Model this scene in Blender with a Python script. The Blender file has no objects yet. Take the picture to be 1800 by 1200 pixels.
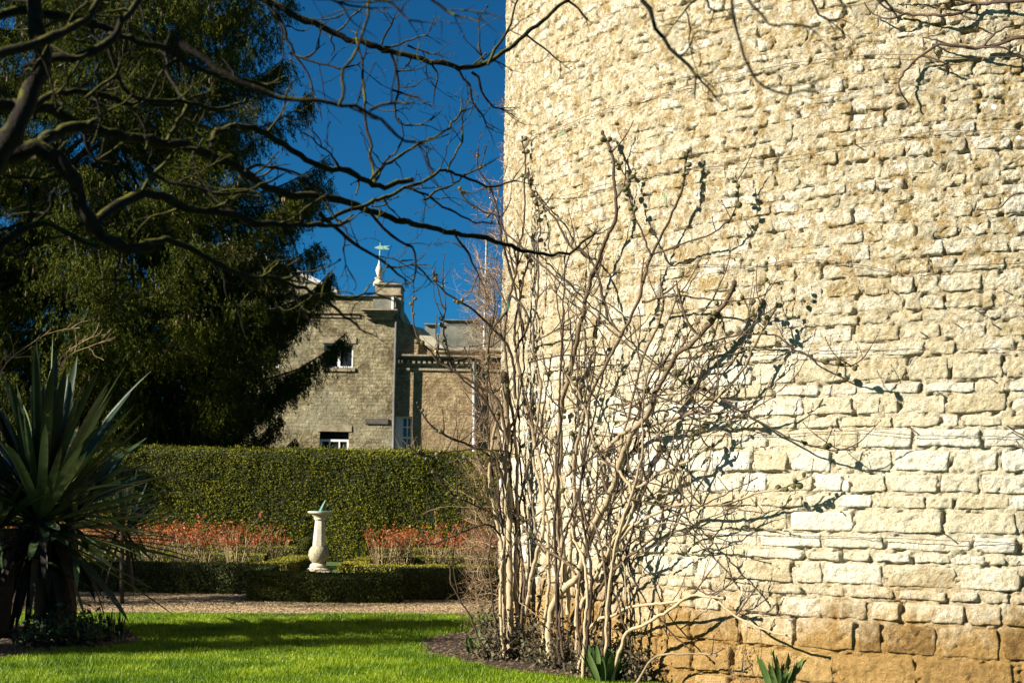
import bpy, math, random
import numpy as np
from mathutils import Matrix, Vector, Euler

# ------------------------------------------------------------------ camera, sky, sun, exposure
scene = bpy.context.scene
COL = scene.collection
F = 2500.0                                   # focal length in pixels of an 1800 px wide frame
EYE = 1.6
PITCH = math.atan(280.0 / F)
ROLL = math.radians(0.8)

cam_data = bpy.data.cameras.new('camera')
cam_data.lens = 50.0
cam_data.sensor_width = 36.0
cam_data.clip_start = 0.1
cam_data.clip_end = 4000
cam_data.dof.use_dof = True
cam_data.dof.focus_distance = 14.0
cam_data.dof.aperture_fstop = 5.0
cam = bpy.data.objects.new('camera', cam_data)
COL.objects.link(cam)
CM = Matrix.Rotation(math.pi / 2 + PITCH, 4, 'X') @ Matrix.Rotation(ROLL, 4, 'Z')
cam.matrix_world = Matrix.Translation((0, 0, EYE)) @ CM
scene.camera = cam
CM3 = np.array(CM.to_3x3())

SUN_DIR = Vector((-0.93, -0.37, 0.0)).normalized()
SUN_EL = math.radians(27)
world = bpy.data.worlds.new('World')
scene.world = world
world.use_nodes = True
wn = world.node_tree
wn.nodes.clear()
sky = wn.nodes.new('ShaderNodeTexSky')
sky.sky_type = 'NISHITA'
sky.sun_disc = False
sky.sun_elevation = SUN_EL
sky.sun_rotation = math.atan2(SUN_DIR.x, SUN_DIR.y)
sky.altitude = 2500
sky.air_density = 1.0
sky.dust_density = 0.0
sky.ozone_density = 6.0
tint = wn.nodes.new('ShaderNodeMixRGB')
tint.blend_type = 'MULTIPLY'
tint.inputs['Fac'].default_value = 1.0
tint.inputs['Color2'].default_value = (0.10, 0.48, 0.58, 1)
bg = wn.nodes.new('ShaderNodeBackground')
bg.inputs['Strength'].default_value = 0.05
wo = wn.nodes.new('ShaderNodeOutputWorld')
wn.links.new(sky.outputs[0], tint.inputs['Color1'])
wn.links.new(tint.outputs[0], bg.inputs['Color'])
wn.links.new(bg.outputs[0], wo.inputs['Surface'])

sun_data = bpy.data.lights.new('sun', 'SUN')
sun_data.energy = 5.0
sun_data.angle = math.radians(0.5)
sun_data.color = (1.0, 0.95, 0.86)
sun = bpy.data.objects.new('sun', sun_data)
COL.objects.link(sun)
sdir = Vector((SUN_DIR.x * math.cos(SUN_EL), SUN_DIR.y * math.cos(SUN_EL), math.sin(SUN_EL)))
sun.rotation_euler = sdir.to_track_quat('Z', 'Y').to_euler()
sun.location = (-20, -5, 20)

vs = scene.view_settings
vs.view_transform = 'Standard'
vs.look = 'None'
vs.exposure = 1.55
vs.gamma = 1.0
vs.use_curve_mapping = False
scene.cycles.max_bounces = 6
scene.cycles.transparent_max_bounces = 8

rng = np.random.default_rng(7)
random.seed(7)


# ------------------------------------------------------------------ geometry of the place
def ray(px, py):
    c = np.array([(px - 900) / F, -(py - 600) / F, -1.0])
    return CM3 @ c


def P(px, py, Y):
    """the point at distance Y (metres along +Y) seen at a pixel of the photograph"""
    d = ray(px, py)
    return np.array([0, 0, EYE]) + d * (Y / d[1])


def G(px, py, z=0.0):
    d = ray(px, py)
    t = (z - EYE) / d[2]
    return np.array([0, 0, EYE]) + d * t


TC = np.array([5.98, 17.0])                  # tower axis
TR = 6.1


def tower_hit(px, py, off=0.0):
    d = ray(px, py)
    R = TR + off
    a = d[0] ** 2 + d[1] ** 2
    b = -2 * (d[0] * TC[0] + d[1] * TC[1])
    c = TC[0] ** 2 + TC[1] ** 2 - R * R
    q = b * b - 4 * a * c
    if q < 0:
        return None
    t = (-b - math.sqrt(q)) / (2 * a)
    return np.array([0, 0, EYE]) + d * t


def tower_pt(phi, z, r):
    return np.stack([TC[0] - r * np.cos(phi), TC[1] - r * np.sin(phi), z + 0 * phi], -1)


def project(p):
    q = (p - np.array([0, 0, EYE])) @ CM3
    return 900 + F * q[..., 0] / -q[..., 2], 600 - F * q[..., 1] / -q[..., 2]


# ------------------------------------------------------------------ numpy noise
_tab = rng.random(4096)


def _h(i, j, k):
    n = (i * 374761393 + j * 668265263 + k * 2147483647 + 12345) & 0x7fffffff
    n = (n ^ (n >> 13)) * 1274126177 & 0x7fffffff
    return _tab[(n ^ (n >> 16)) & 4095]


def vnoise(x, y, z):
    xi, yi, zi = np.floor(x).astype(np.int64), np.floor(y).astype(np.int64), np.floor(z).astype(np.int64)
    fx, fy, fz = x - xi, y - yi, z - zi
    fx, fy, fz = fx * fx * (3 - 2 * fx), fy * fy * (3 - 2 * fy), fz * fz * (3 - 2 * fz)
    r = 0
    for a in (0, 1):
        for b in (0, 1):
            for c in (0, 1):
                w = (fx if a else 1 - fx) * (fy if b else 1 - fy) * (fz if c else 1 - fz)
                r = r + w * _h(xi + a, yi + b, zi + c)
    return r * 2 - 1


def fbm(p, s, octv=3):
    r, a, tot = 0, 1.0, 0
    for o in range(octv):
        r = r + a * vnoise(p[..., 0] * s + 31 * o, p[..., 1] * s + 17, p[..., 2] * s)
        tot += a
        a *= 0.5
        s *= 2.1
    return r / tot


# ------------------------------------------------------------------ mesh building
class MB:
    def __init__(self):
        self.v, self.f, self.n, self.tone = [], [], 0, []
        self.hard = False

    def add(self, verts, faces, tone=None):
        verts = np.asarray(verts, dtype=np.float64).reshape(-1, 3)
        self.v.append(verts)
        for fa in (faces if isinstance(faces, list) else [faces]):
            fa = np.asarray(fa, dtype=np.int64)
            if fa.size:
                self.f.append(fa + self.n)
        t = np.full(len(verts), 0.5) if tone is None else (np.full(len(verts), tone) if np.isscalar(tone) else np.asarray(tone))
        self.tone.append(t)
        self.n += len(verts)
        return self

    def mesh(self, name, origin=(0, 0, 0), smooth=False):
        me = bpy.data.meshes.new(name)
        v = np.concatenate(self.v) - np.asarray(origin)[None, :]
        me.vertices.add(len(v))
        me.vertices.foreach_set('co', v.astype(np.float32).ravel())
        li = np.concatenate([f.ravel() for f in self.f])
        tot = np.concatenate([np.full(len(f), f.shape[1]) for f in self.f])
        st = np.concatenate([[0], np.cumsum(tot)[:-1]])
        me.loops.add(len(li))
        me.loops.foreach_set('vertex_index', li.astype(np.int32))
        me.polygons.add(len(tot))
        me.polygons.foreach_set('loop_start', st.astype(np.int32))
        me.polygons.foreach_set('use_smooth', np.ones(len(tot), dtype=bool))
        a = me.attributes.new('tone', 'FLOAT', 'POINT')
        a.data.foreach_set('value', np.concatenate(self.tone).astype(np.float32))
        me.update(calc_edges=True)
        me.validate()
        if self.hard:
            me.set_sharp_from_angle(angle=math.radians(34))
        return me

    def build(self, name, material, parent=None, smooth=False, origin=None):
        if not self.f:
            return None
        org = (0, 0, 0)
        if origin is not None:
            org = origin
        elif parent is not None:
            org = tuple(parent.matrix_basis.translation) if parent.parent is None else (0, 0, 0)
            if parent.parent is not None:
                org = tuple(parent.get('world_origin', (0, 0, 0)))
        me = self.mesh(name, org, smooth)
        me.materials.append(material)
        o = bpy.data.objects.new(name, me)
        COL.objects.link(o)
        if parent is not None:
            o.parent = parent
        elif origin is not None:
            o.location = origin
        o['world_origin'] = [float(x) for x in org]
        return o


def thing(name, label, cat, loc=(0, 0, 0), group=None):
    o = bpy.data.objects.new(name, None)
    COL.objects.link(o)
    o.location = [float(x) for x in loc]
    o.empty_display_size = 0.2
    o['label'] = label
    o['category'] = cat
    if group:
        o['group'] = group
    return o


def tag(o, label, cat, group=None, kind=None):
    o['label'] = label
    o['category'] = cat
    if group:
        o['group'] = group
    if kind:
        o['kind'] = kind
    return o


def struct(o):
    o['kind'] = 'structure'
    return o


BOXF = np.array([[0, 3, 2, 1], [4, 5, 6, 7], [0, 1, 5, 4], [1, 2, 6, 5], [2, 3, 7, 6], [3, 0, 4, 7]])


def box(mb, x0, x1, y0, y1, z0, z1, tone=None):
    mb.hard = True
    mb.add([[x0, y0, z0], [x1, y0, z0], [x1, y1, z0], [x0, y1, z0], [x0, y0, z1], [x1, y0, z1], [x1, y1, z1], [x0, y1, z1]], BOXF, tone)
    return mb


def prism(mb, pts, y0, y1, tone=None):
    """outline in (x, z), extruded from y0 to y1; convex or near-convex outlines become an n-gon"""
    mb.hard = True
    n = len(pts)
    v = [[p[0], y0, p[1]] for p in pts] + [[p[0], y1, p[1]] for p in pts]
    mb.add(v, [np.array([list(range(n))]), np.array([list(range(2 * n - 1, n - 1, -1))]),
               np.array([[i, i + n, (i + 1) % n + n, (i + 1) % n] for i in range(n)])], tone)
    return mb


def lathe(mb, prof, c, k=16, tone=None, sx=1.0):
    """profile list of (r, z)"""
    mb.hard = True
    a = np.linspace(0, 2 * np.pi, k, endpoint=False) + np.pi / k
    v = []
    for r, z in prof:
        v.append(np.stack([c[0] + r * np.cos(a) * sx, c[1] + r * np.sin(a), np.full(k, c[2] + z)], -1))
    v = np.concatenate(v)
    f = []
    for i in range(len(prof) - 1):
        for j in range(k):
            j2 = (j + 1) % k
            f.append([i * k + j, i * k + j2, (i + 1) * k + j2, (i + 1) * k + j])
    caps = [np.array([list(range(k - 1, -1, -1))]), np.array([[(len(prof) - 1) * k + j for j in range(k)]])]
    mb.add(v, [np.array(f)] + caps, tone)
    return mb


def tube(mb, pts, rad, k=5, tone=None, cap=True):
    pts = np.asarray(pts, float)
    n = len(pts)
    rad = np.broadcast_to(np.asarray(rad, float), (n,))
    t = np.gradient(pts, axis=0)
    t /= np.linalg.norm(t, axis=1)[:, None] + 1e-9
    m = np.abs(pts[-1] - pts[0])
    ref = np.eye(3)[int(np.argmin(m))]
    u = np.cross(t, ref)
    u /= np.linalg.norm(u, axis=1)[:, None] + 1e-9
    w = np.cross(t, u)
    a = np.linspace(0, 2 * np.pi, k, endpoint=False)
    v = pts[:, None, :] + rad[:, None, None] * (np.cos(a)[None, :, None] * u[:, None, :] + np.sin(a)[None, :, None] * w[:, None, :])
    i = np.arange(n - 1)[:, None]
    j = np.arange(k)[None, :]
    j2 = (j + 1) % k
    f = np.stack([i * k + j, i * k + j2, (i + 1) * k + j2, (i + 1) * k + j], -1).reshape(-1, 4)
    fs = [f]
    if cap:
        fs += [np.array([list(range(k))]), np.array([[(n - 1) * k + q for q in range(k - 1, -1, -1)]])]
    mb.add(v.reshape(-1, 3), fs, tone)
    return mb


def smooth_path(pts, step):
    """Catmull-Rom through the points, resampled"""
    p = np.asarray(pts, float)
    if len(p) == 2:
        n = max(2, int(np.linalg.norm(p[1] - p[0]) / step) + 1)
        return p[0] + (p[1] - p[0]) * np.linspace(0, 1, n)[:, None]
    q = np.vstack([2 * p[0] - p[1], p, 2 * p[-1] - p[-2]])
    out = []
    for i in range(1, len(q) - 2):
        n = max(1, int(round(np.linalg.norm(q[i + 1] - q[i]) / step)))
        t = np.arange(n)[:, None] / n
        out.append(0.5 * ((2 * q[i]) + (-q[i - 1] + q[i + 1]) * t + (2 * q[i - 1] - 5 * q[i] + 4 * q[i + 1] - q[i + 2]) * t ** 2
                          + (-q[i - 1] + 3 * q[i] - 3 * q[i + 1] + q[i + 2]) * t ** 3))
    out.append(p[-1:])
    return np.vstack(out)


def rand_unit(n):
    v = rng.normal(size=(n, 3))
    return v / (np.linalg.norm(v, axis=1)[:, None] + 1e-9)


def cards(mb, c, L, W, d=None, nrm=None, tone=None, taper=0.5):
    """leaf-shaped four-cornered faces: centre c, long axis d, half sizes L and W"""
    n = len(c)
    if d is None:
        d = rand_unit(n)
    if nrm is None:
        nrm = rand_unit(n)
    s = np.cross(d, nrm)
    s /= np.linalg.norm(s, axis=1)[:, None] + 1e-9
    L = np.broadcast_to(np.asarray(L, float), (n,))[:, None]
    W = np.broadcast_to(np.asarray(W, float), (n,))[:, None]
    m = c - d * L * (1 - 2 * taper) * 0.5
    v = np.stack([c - d * L, m + s * W, c + d * L, m - s * W], 1).reshape(-1, 3)
    f = np.arange(4 * n).reshape(n, 4)
    if tone is not None and not np.isscalar(tone):
        tone = np.repeat(tone, 4)
    mb.add(v, f, tone)
    return mb


_t = (1 + 5 ** .5) / 2
ICO_V = np.array([[-1, _t, 0], [1, _t, 0], [-1, -_t, 0], [1, -_t, 0], [0, -1, _t], [0, 1, _t], [0, -1, -_t], [0, 1, -_t], [_t, 0, -1], [_t, 0, 1], [-_t, 0, -1], [-_t, 0, 1]]) / math.sqrt(1 + _t * _t)
ICO_F = np.array([[0, 11, 5], [0, 5, 1], [0, 1, 7], [0, 7, 10], [0, 10, 11], [1, 5, 9], [5, 11, 4], [11, 10, 2], [10, 7, 6], [7, 1, 8], [3, 9, 4], [3, 4, 2], [3, 2, 6], [3, 6, 8], [3, 8, 9], [4, 9, 5], [2, 4, 11], [6, 2, 10], [8, 6, 7], [9, 8, 1]])


def ball(mb, c, r, tone=None, sc=(1, 1, 1)):
    mb.add(ICO_V * r * np.asarray(sc) + c, ICO_F, tone)
    return mb


# ------------------------------------------------------------------ materials
class NT:
    def __init__(self, name):
        self.m = bpy.data.materials.new(name)
        self.m.use_nodes = True
        self.t = self.m.node_tree
        self.t.nodes.clear()
        self.out = self.t.nodes.new('ShaderNodeOutputMaterial')

    def n(self, kind, **kw):
        nd = self.t.nodes.new(kind)
        for k, v in kw.items():
            if k in nd.inputs.keys() if isinstance(k, str) else False:
                self.set(nd.inputs[k], v)
            else:
                setattr(nd, k, v)
        return nd

    def set(self, sock, v):
        if isinstance(v, bpy.types.NodeSocket):
            self.t.links.new(v, sock)
        else:
            if isinstance(v, tuple) and len(v) == 3 and sock.type == 'RGBA':
                v = v + (1,)
            sock.default_value = v

    def pos(self):
        return self.t.nodes.new('ShaderNodeNewGeometry').outputs['Position']

    def mapped(self, vec, sc=(1, 1, 1), rot=(0, 0, 0)):
        nd = self.t.nodes.new('ShaderNodeMapping')
        self.set(nd.inputs['Vector'], vec)
        nd.inputs['Scale'].default_value = sc
        nd.inputs['Rotation'].default_value = rot
        return nd.outputs[0]

    def noise(self, scale, detail=3, rough=0.55, vec=None, dist=0.0):
        nd = self.t.nodes.new('ShaderNodeTexNoise')
        self.set(nd.inputs['Vector'], vec if vec is not None else self.pos())
        nd.inputs['Scale'].default_value = scale
        nd.inputs['Detail'].default_value = detail
        nd.inputs['Roughness'].default_value = rough
        nd.inputs['Distortion'].default_value = dist
        return nd.outputs[0]

    def voro(self, scale, vec=None, out='Distance', rnd=1.0):
        nd = self.t.nodes.new('ShaderNodeTexVoronoi')
        self.set(nd.inputs['Vector'], vec if vec is not None else self.pos())
        nd.inputs['Scale'].default_value = scale
        nd.inputs['Randomness'].default_value = rnd
        return nd.outputs[out]

    def ramp(self, fac, stops, interp='LINEAR'):
        nd = self.t.nodes.new('ShaderNodeValToRGB')
        self.set(nd.inputs[0], fac)
        cr = nd.color_ramp
        cr.interpolation = interp
        while len(cr.elements) < len(stops):
            cr.elements.new(0.5)
        for e, (p, c) in zip(cr.elements, stops):
            e.position = p
            e.color = (c, c, c, 1) if isinstance(c, (int, float)) else tuple(c) + (1,)
        return nd.outputs[0]

    def mix(self, a, b, fac, mode='MIX'):
        nd = self.t.nodes.new('ShaderNodeMixRGB')
        nd.blend_type = mode
        self.set(nd.inputs['Fac'], fac)
        self.set(nd.inputs['Color1'], a)
        self.set(nd.inputs['Color2'], b)
        return nd.outputs[0]

    def math(self, op, a, b=0.0, c=None):
        nd = self.t.nodes.new('ShaderNodeMath')
        nd.operation = op
        self.set(nd.inputs[0], a)
        self.set(nd.inputs[1], b)
        if c is not None:
            self.set(nd.inputs[2], c)
        return nd.outputs[0]

    def attr(self, name='tone'):
        nd = self.t.nodes.new('ShaderNodeAttribute')
        nd.attribute_name = name
        return nd.outputs['Fac']

    def xyz(self, vec):
        nd = self.t.nodes.new('ShaderNodeSeparateXYZ')
        self.set(nd.inputs[0], vec)
        return nd.outputs

    def bump(self, h, strength=0.5, dist=0.01, prev=None):
        nd = self.t.nodes.new('ShaderNodeBump')
        nd.inputs['Strength'].default_value = strength
        nd.inputs['Distance'].default_value = dist
        self.set(nd.inputs['Height'], h)
        if prev is not None:
            self.set(nd.inputs['Normal'], prev)
        return nd.outputs[0]

    def finish(self, color, rough=0.8, normal=None, spec=0.3, metallic=0.0, transl=None):
        b = self.t.nodes.new('ShaderNodeBsdfPrincipled')
        self.set(b.inputs['Base Color'], color)
        self.set(b.inputs['Roughness'], rough)
        b.inputs['Specular IOR Level'].default_value = spec
        b.inputs['Metallic'].default_value = metallic
        if normal is not None:
            self.set(b.inputs['Normal'], normal)
        res = b.outputs[0]
        if transl:
            tr = self.t.nodes.new('ShaderNodeBsdfTranslucent')
            self.set(tr.inputs['Color'], color)
            mx = self.t.nodes.new('ShaderNodeMixShader')
            mx.inputs[0].default_value = transl
            self.t.links.new(res, mx.inputs[1])
            self.t.links.new(tr.outputs[0], mx.inputs[2])
            res = mx.outputs[0]
        self.t.links.new(res, self.out.inputs['Surface'])
        return self.m


def simple(name, c1, c2, scale=3.0, rough=0.8, bump=0.3, bscale=None, bdist=0.01, transl=None, spec=0.3, use_tone=0.0, c3=None):
    """two- or three-colour noise material; use_tone mixes in the per-piece tone attribute"""
    t = NT(name)
    f = t.noise(scale, 4, 0.6)
    if use_tone:
        f = t.math('ADD', t.math('MULTIPLY', f, 1 - use_tone), t.math('MULTIPLY', t.attr(), use_tone))
    st = [(0.3, c1), (0.7, c2)] if c3 is None else [(0.25, c1), (0.5, c2), (0.75, c3)]
    col = t.ramp(f, st)
    nr = t.bump(t.noise(bscale or scale * 6, 4, 0.65), bump, bdist) if bump else None
    return t.finish(col, rough, nr, spec, transl=transl)


def tower_material(name, mortar=False):
    t = NT(name)
    pos = t.pos()
    z = t.xyz(pos)[2]
    tone = t.attr()
    n1 = t.noise(2.3, 5, 0.62)
    n2 = t.noise(14, 5, 0.7)
    n3 = t.noise(55, 4, 0.7)
    # pale limestone, ochre where the stone is richer in iron
    f = t.math('ADD', t.math('MULTIPLY', n2, 0.45), t.math('ADD', t.math('MULTIPLY', n1, 0.25), t.math('MULTIPLY', tone, 0.30)))
    if mortar:
        col = t.ramp(f, [(0.25, (0.34, 0.24, 0.11)), (0.45, (0.55, 0.46, 0.29)), (0.65, (0.70, 0.64, 0.49))])
    else:
        col = t.ramp(f, [(0.22, (0.42, 0.31, 0.15)), (0.36, (0.56, 0.47, 0.29)), (0.50, (0.66, 0.59, 0.42)), (0.70, (0.76, 0.72, 0.60))])
    # lichen and weathering, high up on the wall
    up = t.ramp(t.math('ADD', t.math('MULTIPLY', z, 0.16), t.math('MULTIPLY', n1, 0.4)), [(0.56, 0.0), (0.78, 1.0)])
    ochre = t.ramp(t.noise(7.5, 6, 0.75), [(0.47, 0.0), (0.58, 1.0)])
    col = t.mix(col, t.ramp(n3, [(0.35, (0.20, 0.12, 0.03)), (0.62, (0.42, 0.29, 0.11))]), t.math('MULTIPLY', t.math('MULTIPLY', ochre, up), 0.85))
    och2 = t.ramp(t.noise(31, 5, 0.8), [(0.53, 0.0), (0.60, 1.0)])
    col = t.mix(col, (0.26, 0.16, 0.05), t.math('MULTIPLY', t.math('MULTIPLY', och2, t.math('ADD', t.math('MULTIPLY', up, 0.75), 0.2)), 0.75))
    grey = t.ramp(t.noise(5.1, 6, 0.75, dist=0.4), [(0.52, 0.0), (0.60, 1.0)])
    col = t.mix(col, (0.42, 0.38, 0.27), t.math('MULTIPLY', t.math('MULTIPLY', grey, up), 0.6))
    # round crustose lichens
    v = t.voro(5.5, vec=t.mixvec(pos, 0.05) if hasattr(t, 'mixvec') else pos)
    ring = t.ramp(t.math('ADD', v, t.math('MULTIPLY', n3, 0.05)), [(0.13, 1.0), (0.155, 0.0)])
    sel = t.ramp(t.noise(0.9, 3, 0.6), [(0.50, 0.0), (0.56, 1.0)])
    col = t.mix(col, (0.86, 0.83, 0.76), t.math('MULTIPLY', t.math('MULTIPLY', ring, sel), up))
    v2 = t.voro(17.0, vec=pos)
    dots = t.ramp(v2, [(0.13, 1.0), (0.19, 0.0)])
    sel2 = t.ramp(t.noise(3.1, 3, 0.6), [(0.50, 0.0), (0.58, 1.0)])
    col = t.mix(col, (0.82, 0.79, 0.70), t.math('MULTIPLY', t.math('MULTIPLY', dots, sel2), t.math('ADD', 0.15, t.math('MULTIPLY', up, 0.75))))
    v3 = t.voro(26.0, vec=t.mapped(pos, (1, 1, 1), (0.3, 0.2, 0.5)))
    yd = t.ramp(v3, [(0.13, 1.0), (0.2, 0.0)])
    sel3 = t.ramp(t.noise(4.2, 3, 0.6), [(0.55, 0.0), (0.62, 1.0)])
    col = t.mix(col, (0.72, 0.42, 0.05), t.math('MULTIPLY', t.math('MULTIPLY', yd, sel3), t.math('MULTIPLY', up, 0.9)))
    # rich orange stone and damp at the foot of the wall
    low = t.ramp(t.math('ADD', t.math('MULTIPLY', z, 0.4), t.math('MULTIPLY', t.math('SUBTRACT', t.math('ADD', t.math('MULTIPLY', n1, 0.6), t.math('MULTIPLY', n2, 0.4)), 0.5), 0.6)), [(0.21, 1.0), (0.43, 0.0)])
    wet = t.ramp(t.math('ADD', t.math('MULTIPLY', n2, 0.6), t.math('MULTIPLY', tone, 0.4)), [(0.28, (0.17, 0.085, 0.018)), (0.5, (0.34, 0.19, 0.045)), (0.72, (0.50, 0.32, 0.11))])
    col = t.mix(col, wet, t.math('MULTIPLY', low, 0.93))
    # dark specks: tiny shadows in the pits, painted into the colour
    pit_shade = t.math('MULTIPLY', t.ramp(n3, [(0.30, 0.1), (0.37, 1.0)]), t.ramp(t.noise(24, 4, 0.75, dist=0.6), [(0.29, 0.0), (0.345, 1.0)]))
    col = t.mix((0.16, 0.10, 0.04), col, pit_shade)
    sp = t.ramp(t.noise(70, 3, 0.8), [(0.36, 0.0), (0.43, 1.0)])
    col = t.mix(t.mix(col, (0.22, 0.14, 0.06), 0.75), col, t.math('MAXIMUM', sp, t.math('SUBTRACT', 0.55, up)))
    # relief
    tool = t.math('SINE', t.math('MULTIPLY', t.math('ADD', t.xyz(pos)[0], t.math('MULTIPLY', t.noise(6, 2), 0.25)), 190.0))
    h = t.math('ADD', t.math('MULTIPLY', n2, 1.0), t.math('MULTIPLY', n3, 0.55))
    nr = t.bump(h, 1.0, 0.06 if mortar else 0.055)
    nr = t.bump(t.math('MULTIPLY', tool, t.ramp(t.noise(1.7, 2), [(0.45, 0.0), (0.6, 1.0)])), 0.5, 0.0022, prev=nr)
    nr = t.bump(t.noise(95, 4, 0.75), 1.0, 0.012, prev=nr)
    return t.finish(col, 0.92, nr, 0.15)


M = {}
M['stone'] = tower_material('tower_limestone')
M['mortar'] = tower_material('tower_mortar', True)


def leafmat(name, c1, c2, c3, transl=0.25, rough=0.55, spec=0.3, scale=1.5):
    t = NT(name)
    f = t.math('ADD', t.math('MULTIPLY', t.noise(scale, 3, 0.6), 0.5), t.math('MULTIPLY', t.attr(), 0.5))
    return t.finish(t.ramp(f, [(0.25, c1), (0.5, c2), (0.75, c3)]), rough, None, spec, transl=transl)


M['grass'] = leafmat('grass_blades', (0.055, 0.118, 0.002), (0.135, 0.222, 0.004), (0.27, 0.34, 0.012), 0.35, 0.5, 0.2)
M['lawn'] = simple('lawn_ground', (0.03, 0.055, 0.006), (0.07, 0.11, 0.01), 2.5, 0.95, 0.5, 60, 0.02)
M['soil'] = simple('soil', (0.022, 0.013, 0.007), (0.07, 0.042, 0.022), 9, 0.95, 1.0, 40, 0.03)
M['chip'] = simple('bark_chips', (0.03, 0.018, 0.010), (0.14, 0.09, 0.05), 3, 0.9, 0.4, use_tone=0.8)
M['gravel'] = simple('gravel_ground', (0.13, 0.09, 0.045), (0.24, 0.17, 0.09), 5, 0.95, 0.8, 70, 0.02)
M['pebble'] = simple('gravel_stones', (0.13, 0.085, 0.04), (0.38, 0.27, 0.14), 3, 0.85, 0.3, use_tone=0.8)
M['yew'] = leafmat('yew_hedge_leaves', (0.046, 0.054, 0.003), (0.12, 0.122, 0.006), (0.25, 0.235, 0.014), 0.2, 0.75, 0.15)
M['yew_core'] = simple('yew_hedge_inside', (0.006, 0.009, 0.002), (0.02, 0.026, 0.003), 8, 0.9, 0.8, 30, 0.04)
M['box'] = leafmat('box_hedge_leaves', (0.018, 0.028, 0.004), (0.045, 0.058, 0.007), (0.13, 0.125, 0.014), 0.15, 0.7, 0.2)
M['sunlit_box'] = leafmat('sunlit_box_leaves', (0.10, 0.10, 0.010), (0.20, 0.18, 0.015), (0.34, 0.29, 0.03), 0.2, 0.6, 0.2)  # box leaves again, with sunlight put into a brighter yellow
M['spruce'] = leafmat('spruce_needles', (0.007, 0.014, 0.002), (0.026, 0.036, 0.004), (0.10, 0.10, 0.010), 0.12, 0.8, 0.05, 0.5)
M['cone'] = simple('spruce_cones', (0.10, 0.06, 0.035), (0.24, 0.16, 0.10), 9, 0.8, 0.4, use_tone=0.6)
M['spruce_bark'] = simple('spruce_bark', (0.05, 0.04, 0.03), (0.17, 0.14, 0.11), 4, 0.9, 0.8, 20, 0.03)
M['rose_stem'] = simple('rose_stems', (0.12, 0.075, 0.03), (0.34, 0.25, 0.12), 6, 0.7, 0.2, use_tone=0.6)
M['rose_leaf'] = leafmat('rose_leaves', (0.18, 0.03, 0.008), (0.34, 0.055, 0.014), (0.42, 0.15, 0.025), 0.3, 0.5)
M['fig_bark'] = simple('fig_bark', (0.032, 0.019, 0.010), (0.10, 0.064, 0.034), 5, 0.85, 0.7, 45, 0.008, use_tone=0.7, c3=(0.34, 0.26, 0.15))
M['fig_fruit'] = simple('fig_buds', (0.035, 0.035, 0.014), (0.10, 0.09, 0.025), 30, 0.5, 0.2, use_tone=0.5)
M['creeper'] = simple('climber_twigs', (0.10, 0.06, 0.03), (0.32, 0.22, 0.12), 6, 0.85, 0.4, use_tone=0.7)
M['dark_twig'] = simple('dark_twigs', (0.03, 0.018, 0.012), (0.09, 0.055, 0.035), 6, 0.85, 0.4)
M['ivy'] = leafmat('ivy_leaves', (0.02, 0.02, 0.010), (0.06, 0.052, 0.028), (0.17, 0.135, 0.075), 0.1, 0.75, 0.1, 9)
M['bulb'] = leafmat('bulb_leaves', (0.025, 0.055, 0.012), (0.06, 0.11, 0.025), (0.14, 0.19, 0.06), 0.2, 0.5, 0.3, 5)
M['low_leaf'] = leafmat('low_shrub_leaves', (0.006, 0.014, 0.004), (0.014, 0.028, 0.007), (0.05, 0.075, 0.02), 0.15, 0.65, 0.2, 4)
M['yucca_dry'] = simple('dry_sword_leaves', (0.010, 0.007, 0.004), (0.05, 0.034, 0.018), 5, 0.8, 0.3, use_tone=0.5)
M['yucca_trunk'] = simple('sword_plant_trunk', (0.012, 0.008, 0.006), (0.045, 0.03, 0.02), 8, 0.9, 0.9, 30, 0.03)
M['wire'] = simple('rusty_wire', (0.06, 0.04, 0.025), (0.14, 0.10, 0.07), 8, 0.6, 0.2)
M['twine'] = simple('green_twine', (0.03, 0.30, 0.15), (0.08, 0.42, 0.25), 8, 0.7, 0.2)
M['dial_stone'] = simple('sundial_stone', (0.42, 0.36, 0.25), (0.62, 0.55, 0.40), 6, 0.85, 0.5, 50, 0.01)
M['dial_ball'] = simple('sundial_lichen_stone', (0.16, 0.14, 0.08), (0.50, 0.43, 0.27), 22, 0.9, 0.9, 50, 0.02)
M['verdigris'] = simple('verdigris_bronze', (0.16, 0.32, 0.25), (0.34, 0.52, 0.42), 9, 0.5, 0.2, spec=0.5)
M['white_paint'] = simple('white_painted_wood', (0.66, 0.66, 0.62), (0.80, 0.80, 0.77), 6, 0.5, 0.1)
M['lead'] = simple('lead_pipe', (0.05, 0.05, 0.045), (0.12, 0.115, 0.10), 6, 0.6, 0.2)
M['dark_stone'] = simple('dark_stone_slab', (0.06, 0.05, 0.04), (0.13, 0.11, 0.08), 7, 0.9, 0.5)
M['slate'] = simple('pale_roof_slates', (0.42, 0.40, 0.38), (0.62, 0.60, 0.57), 3, 0.5, 0.4, 12, 0.03, spec=0.5)


def _yucca():
    t = NT('sword_leaves')
    f = t.math('ADD', t.math('MULTIPLY', t.noise(1.2, 2), 0.4), t.math('MULTIPLY', t.attr(), 0.6))
    col = t.ramp(f, [(0.25, (0.006, 0.015, 0.005)), (0.5, (0.026, 0.048, 0.016)), (0.78, (0.15, 0.19, 0.075))])
    return t.finish(t.mix(col, (0.14, 0.10, 0.035), t.ramp(t.noise(5, 4, 0.7), [(0.60, 0.0), (0.66, 0.8)])), 0.45, t.bump(t.noise(40, 2), 0.1, 0.004), 0.35, transl=0.10)


M['yucca'] = _yucca()


def _glass():
    t = NT('dark_window_glass')
    return t.finish(t.ramp(t.noise(1.5, 2), [(0.4, (0.010, 0.013, 0.018)), (0.7, (0.03, 0.035, 0.045))]), 0.08, None, 0.5)


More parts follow.
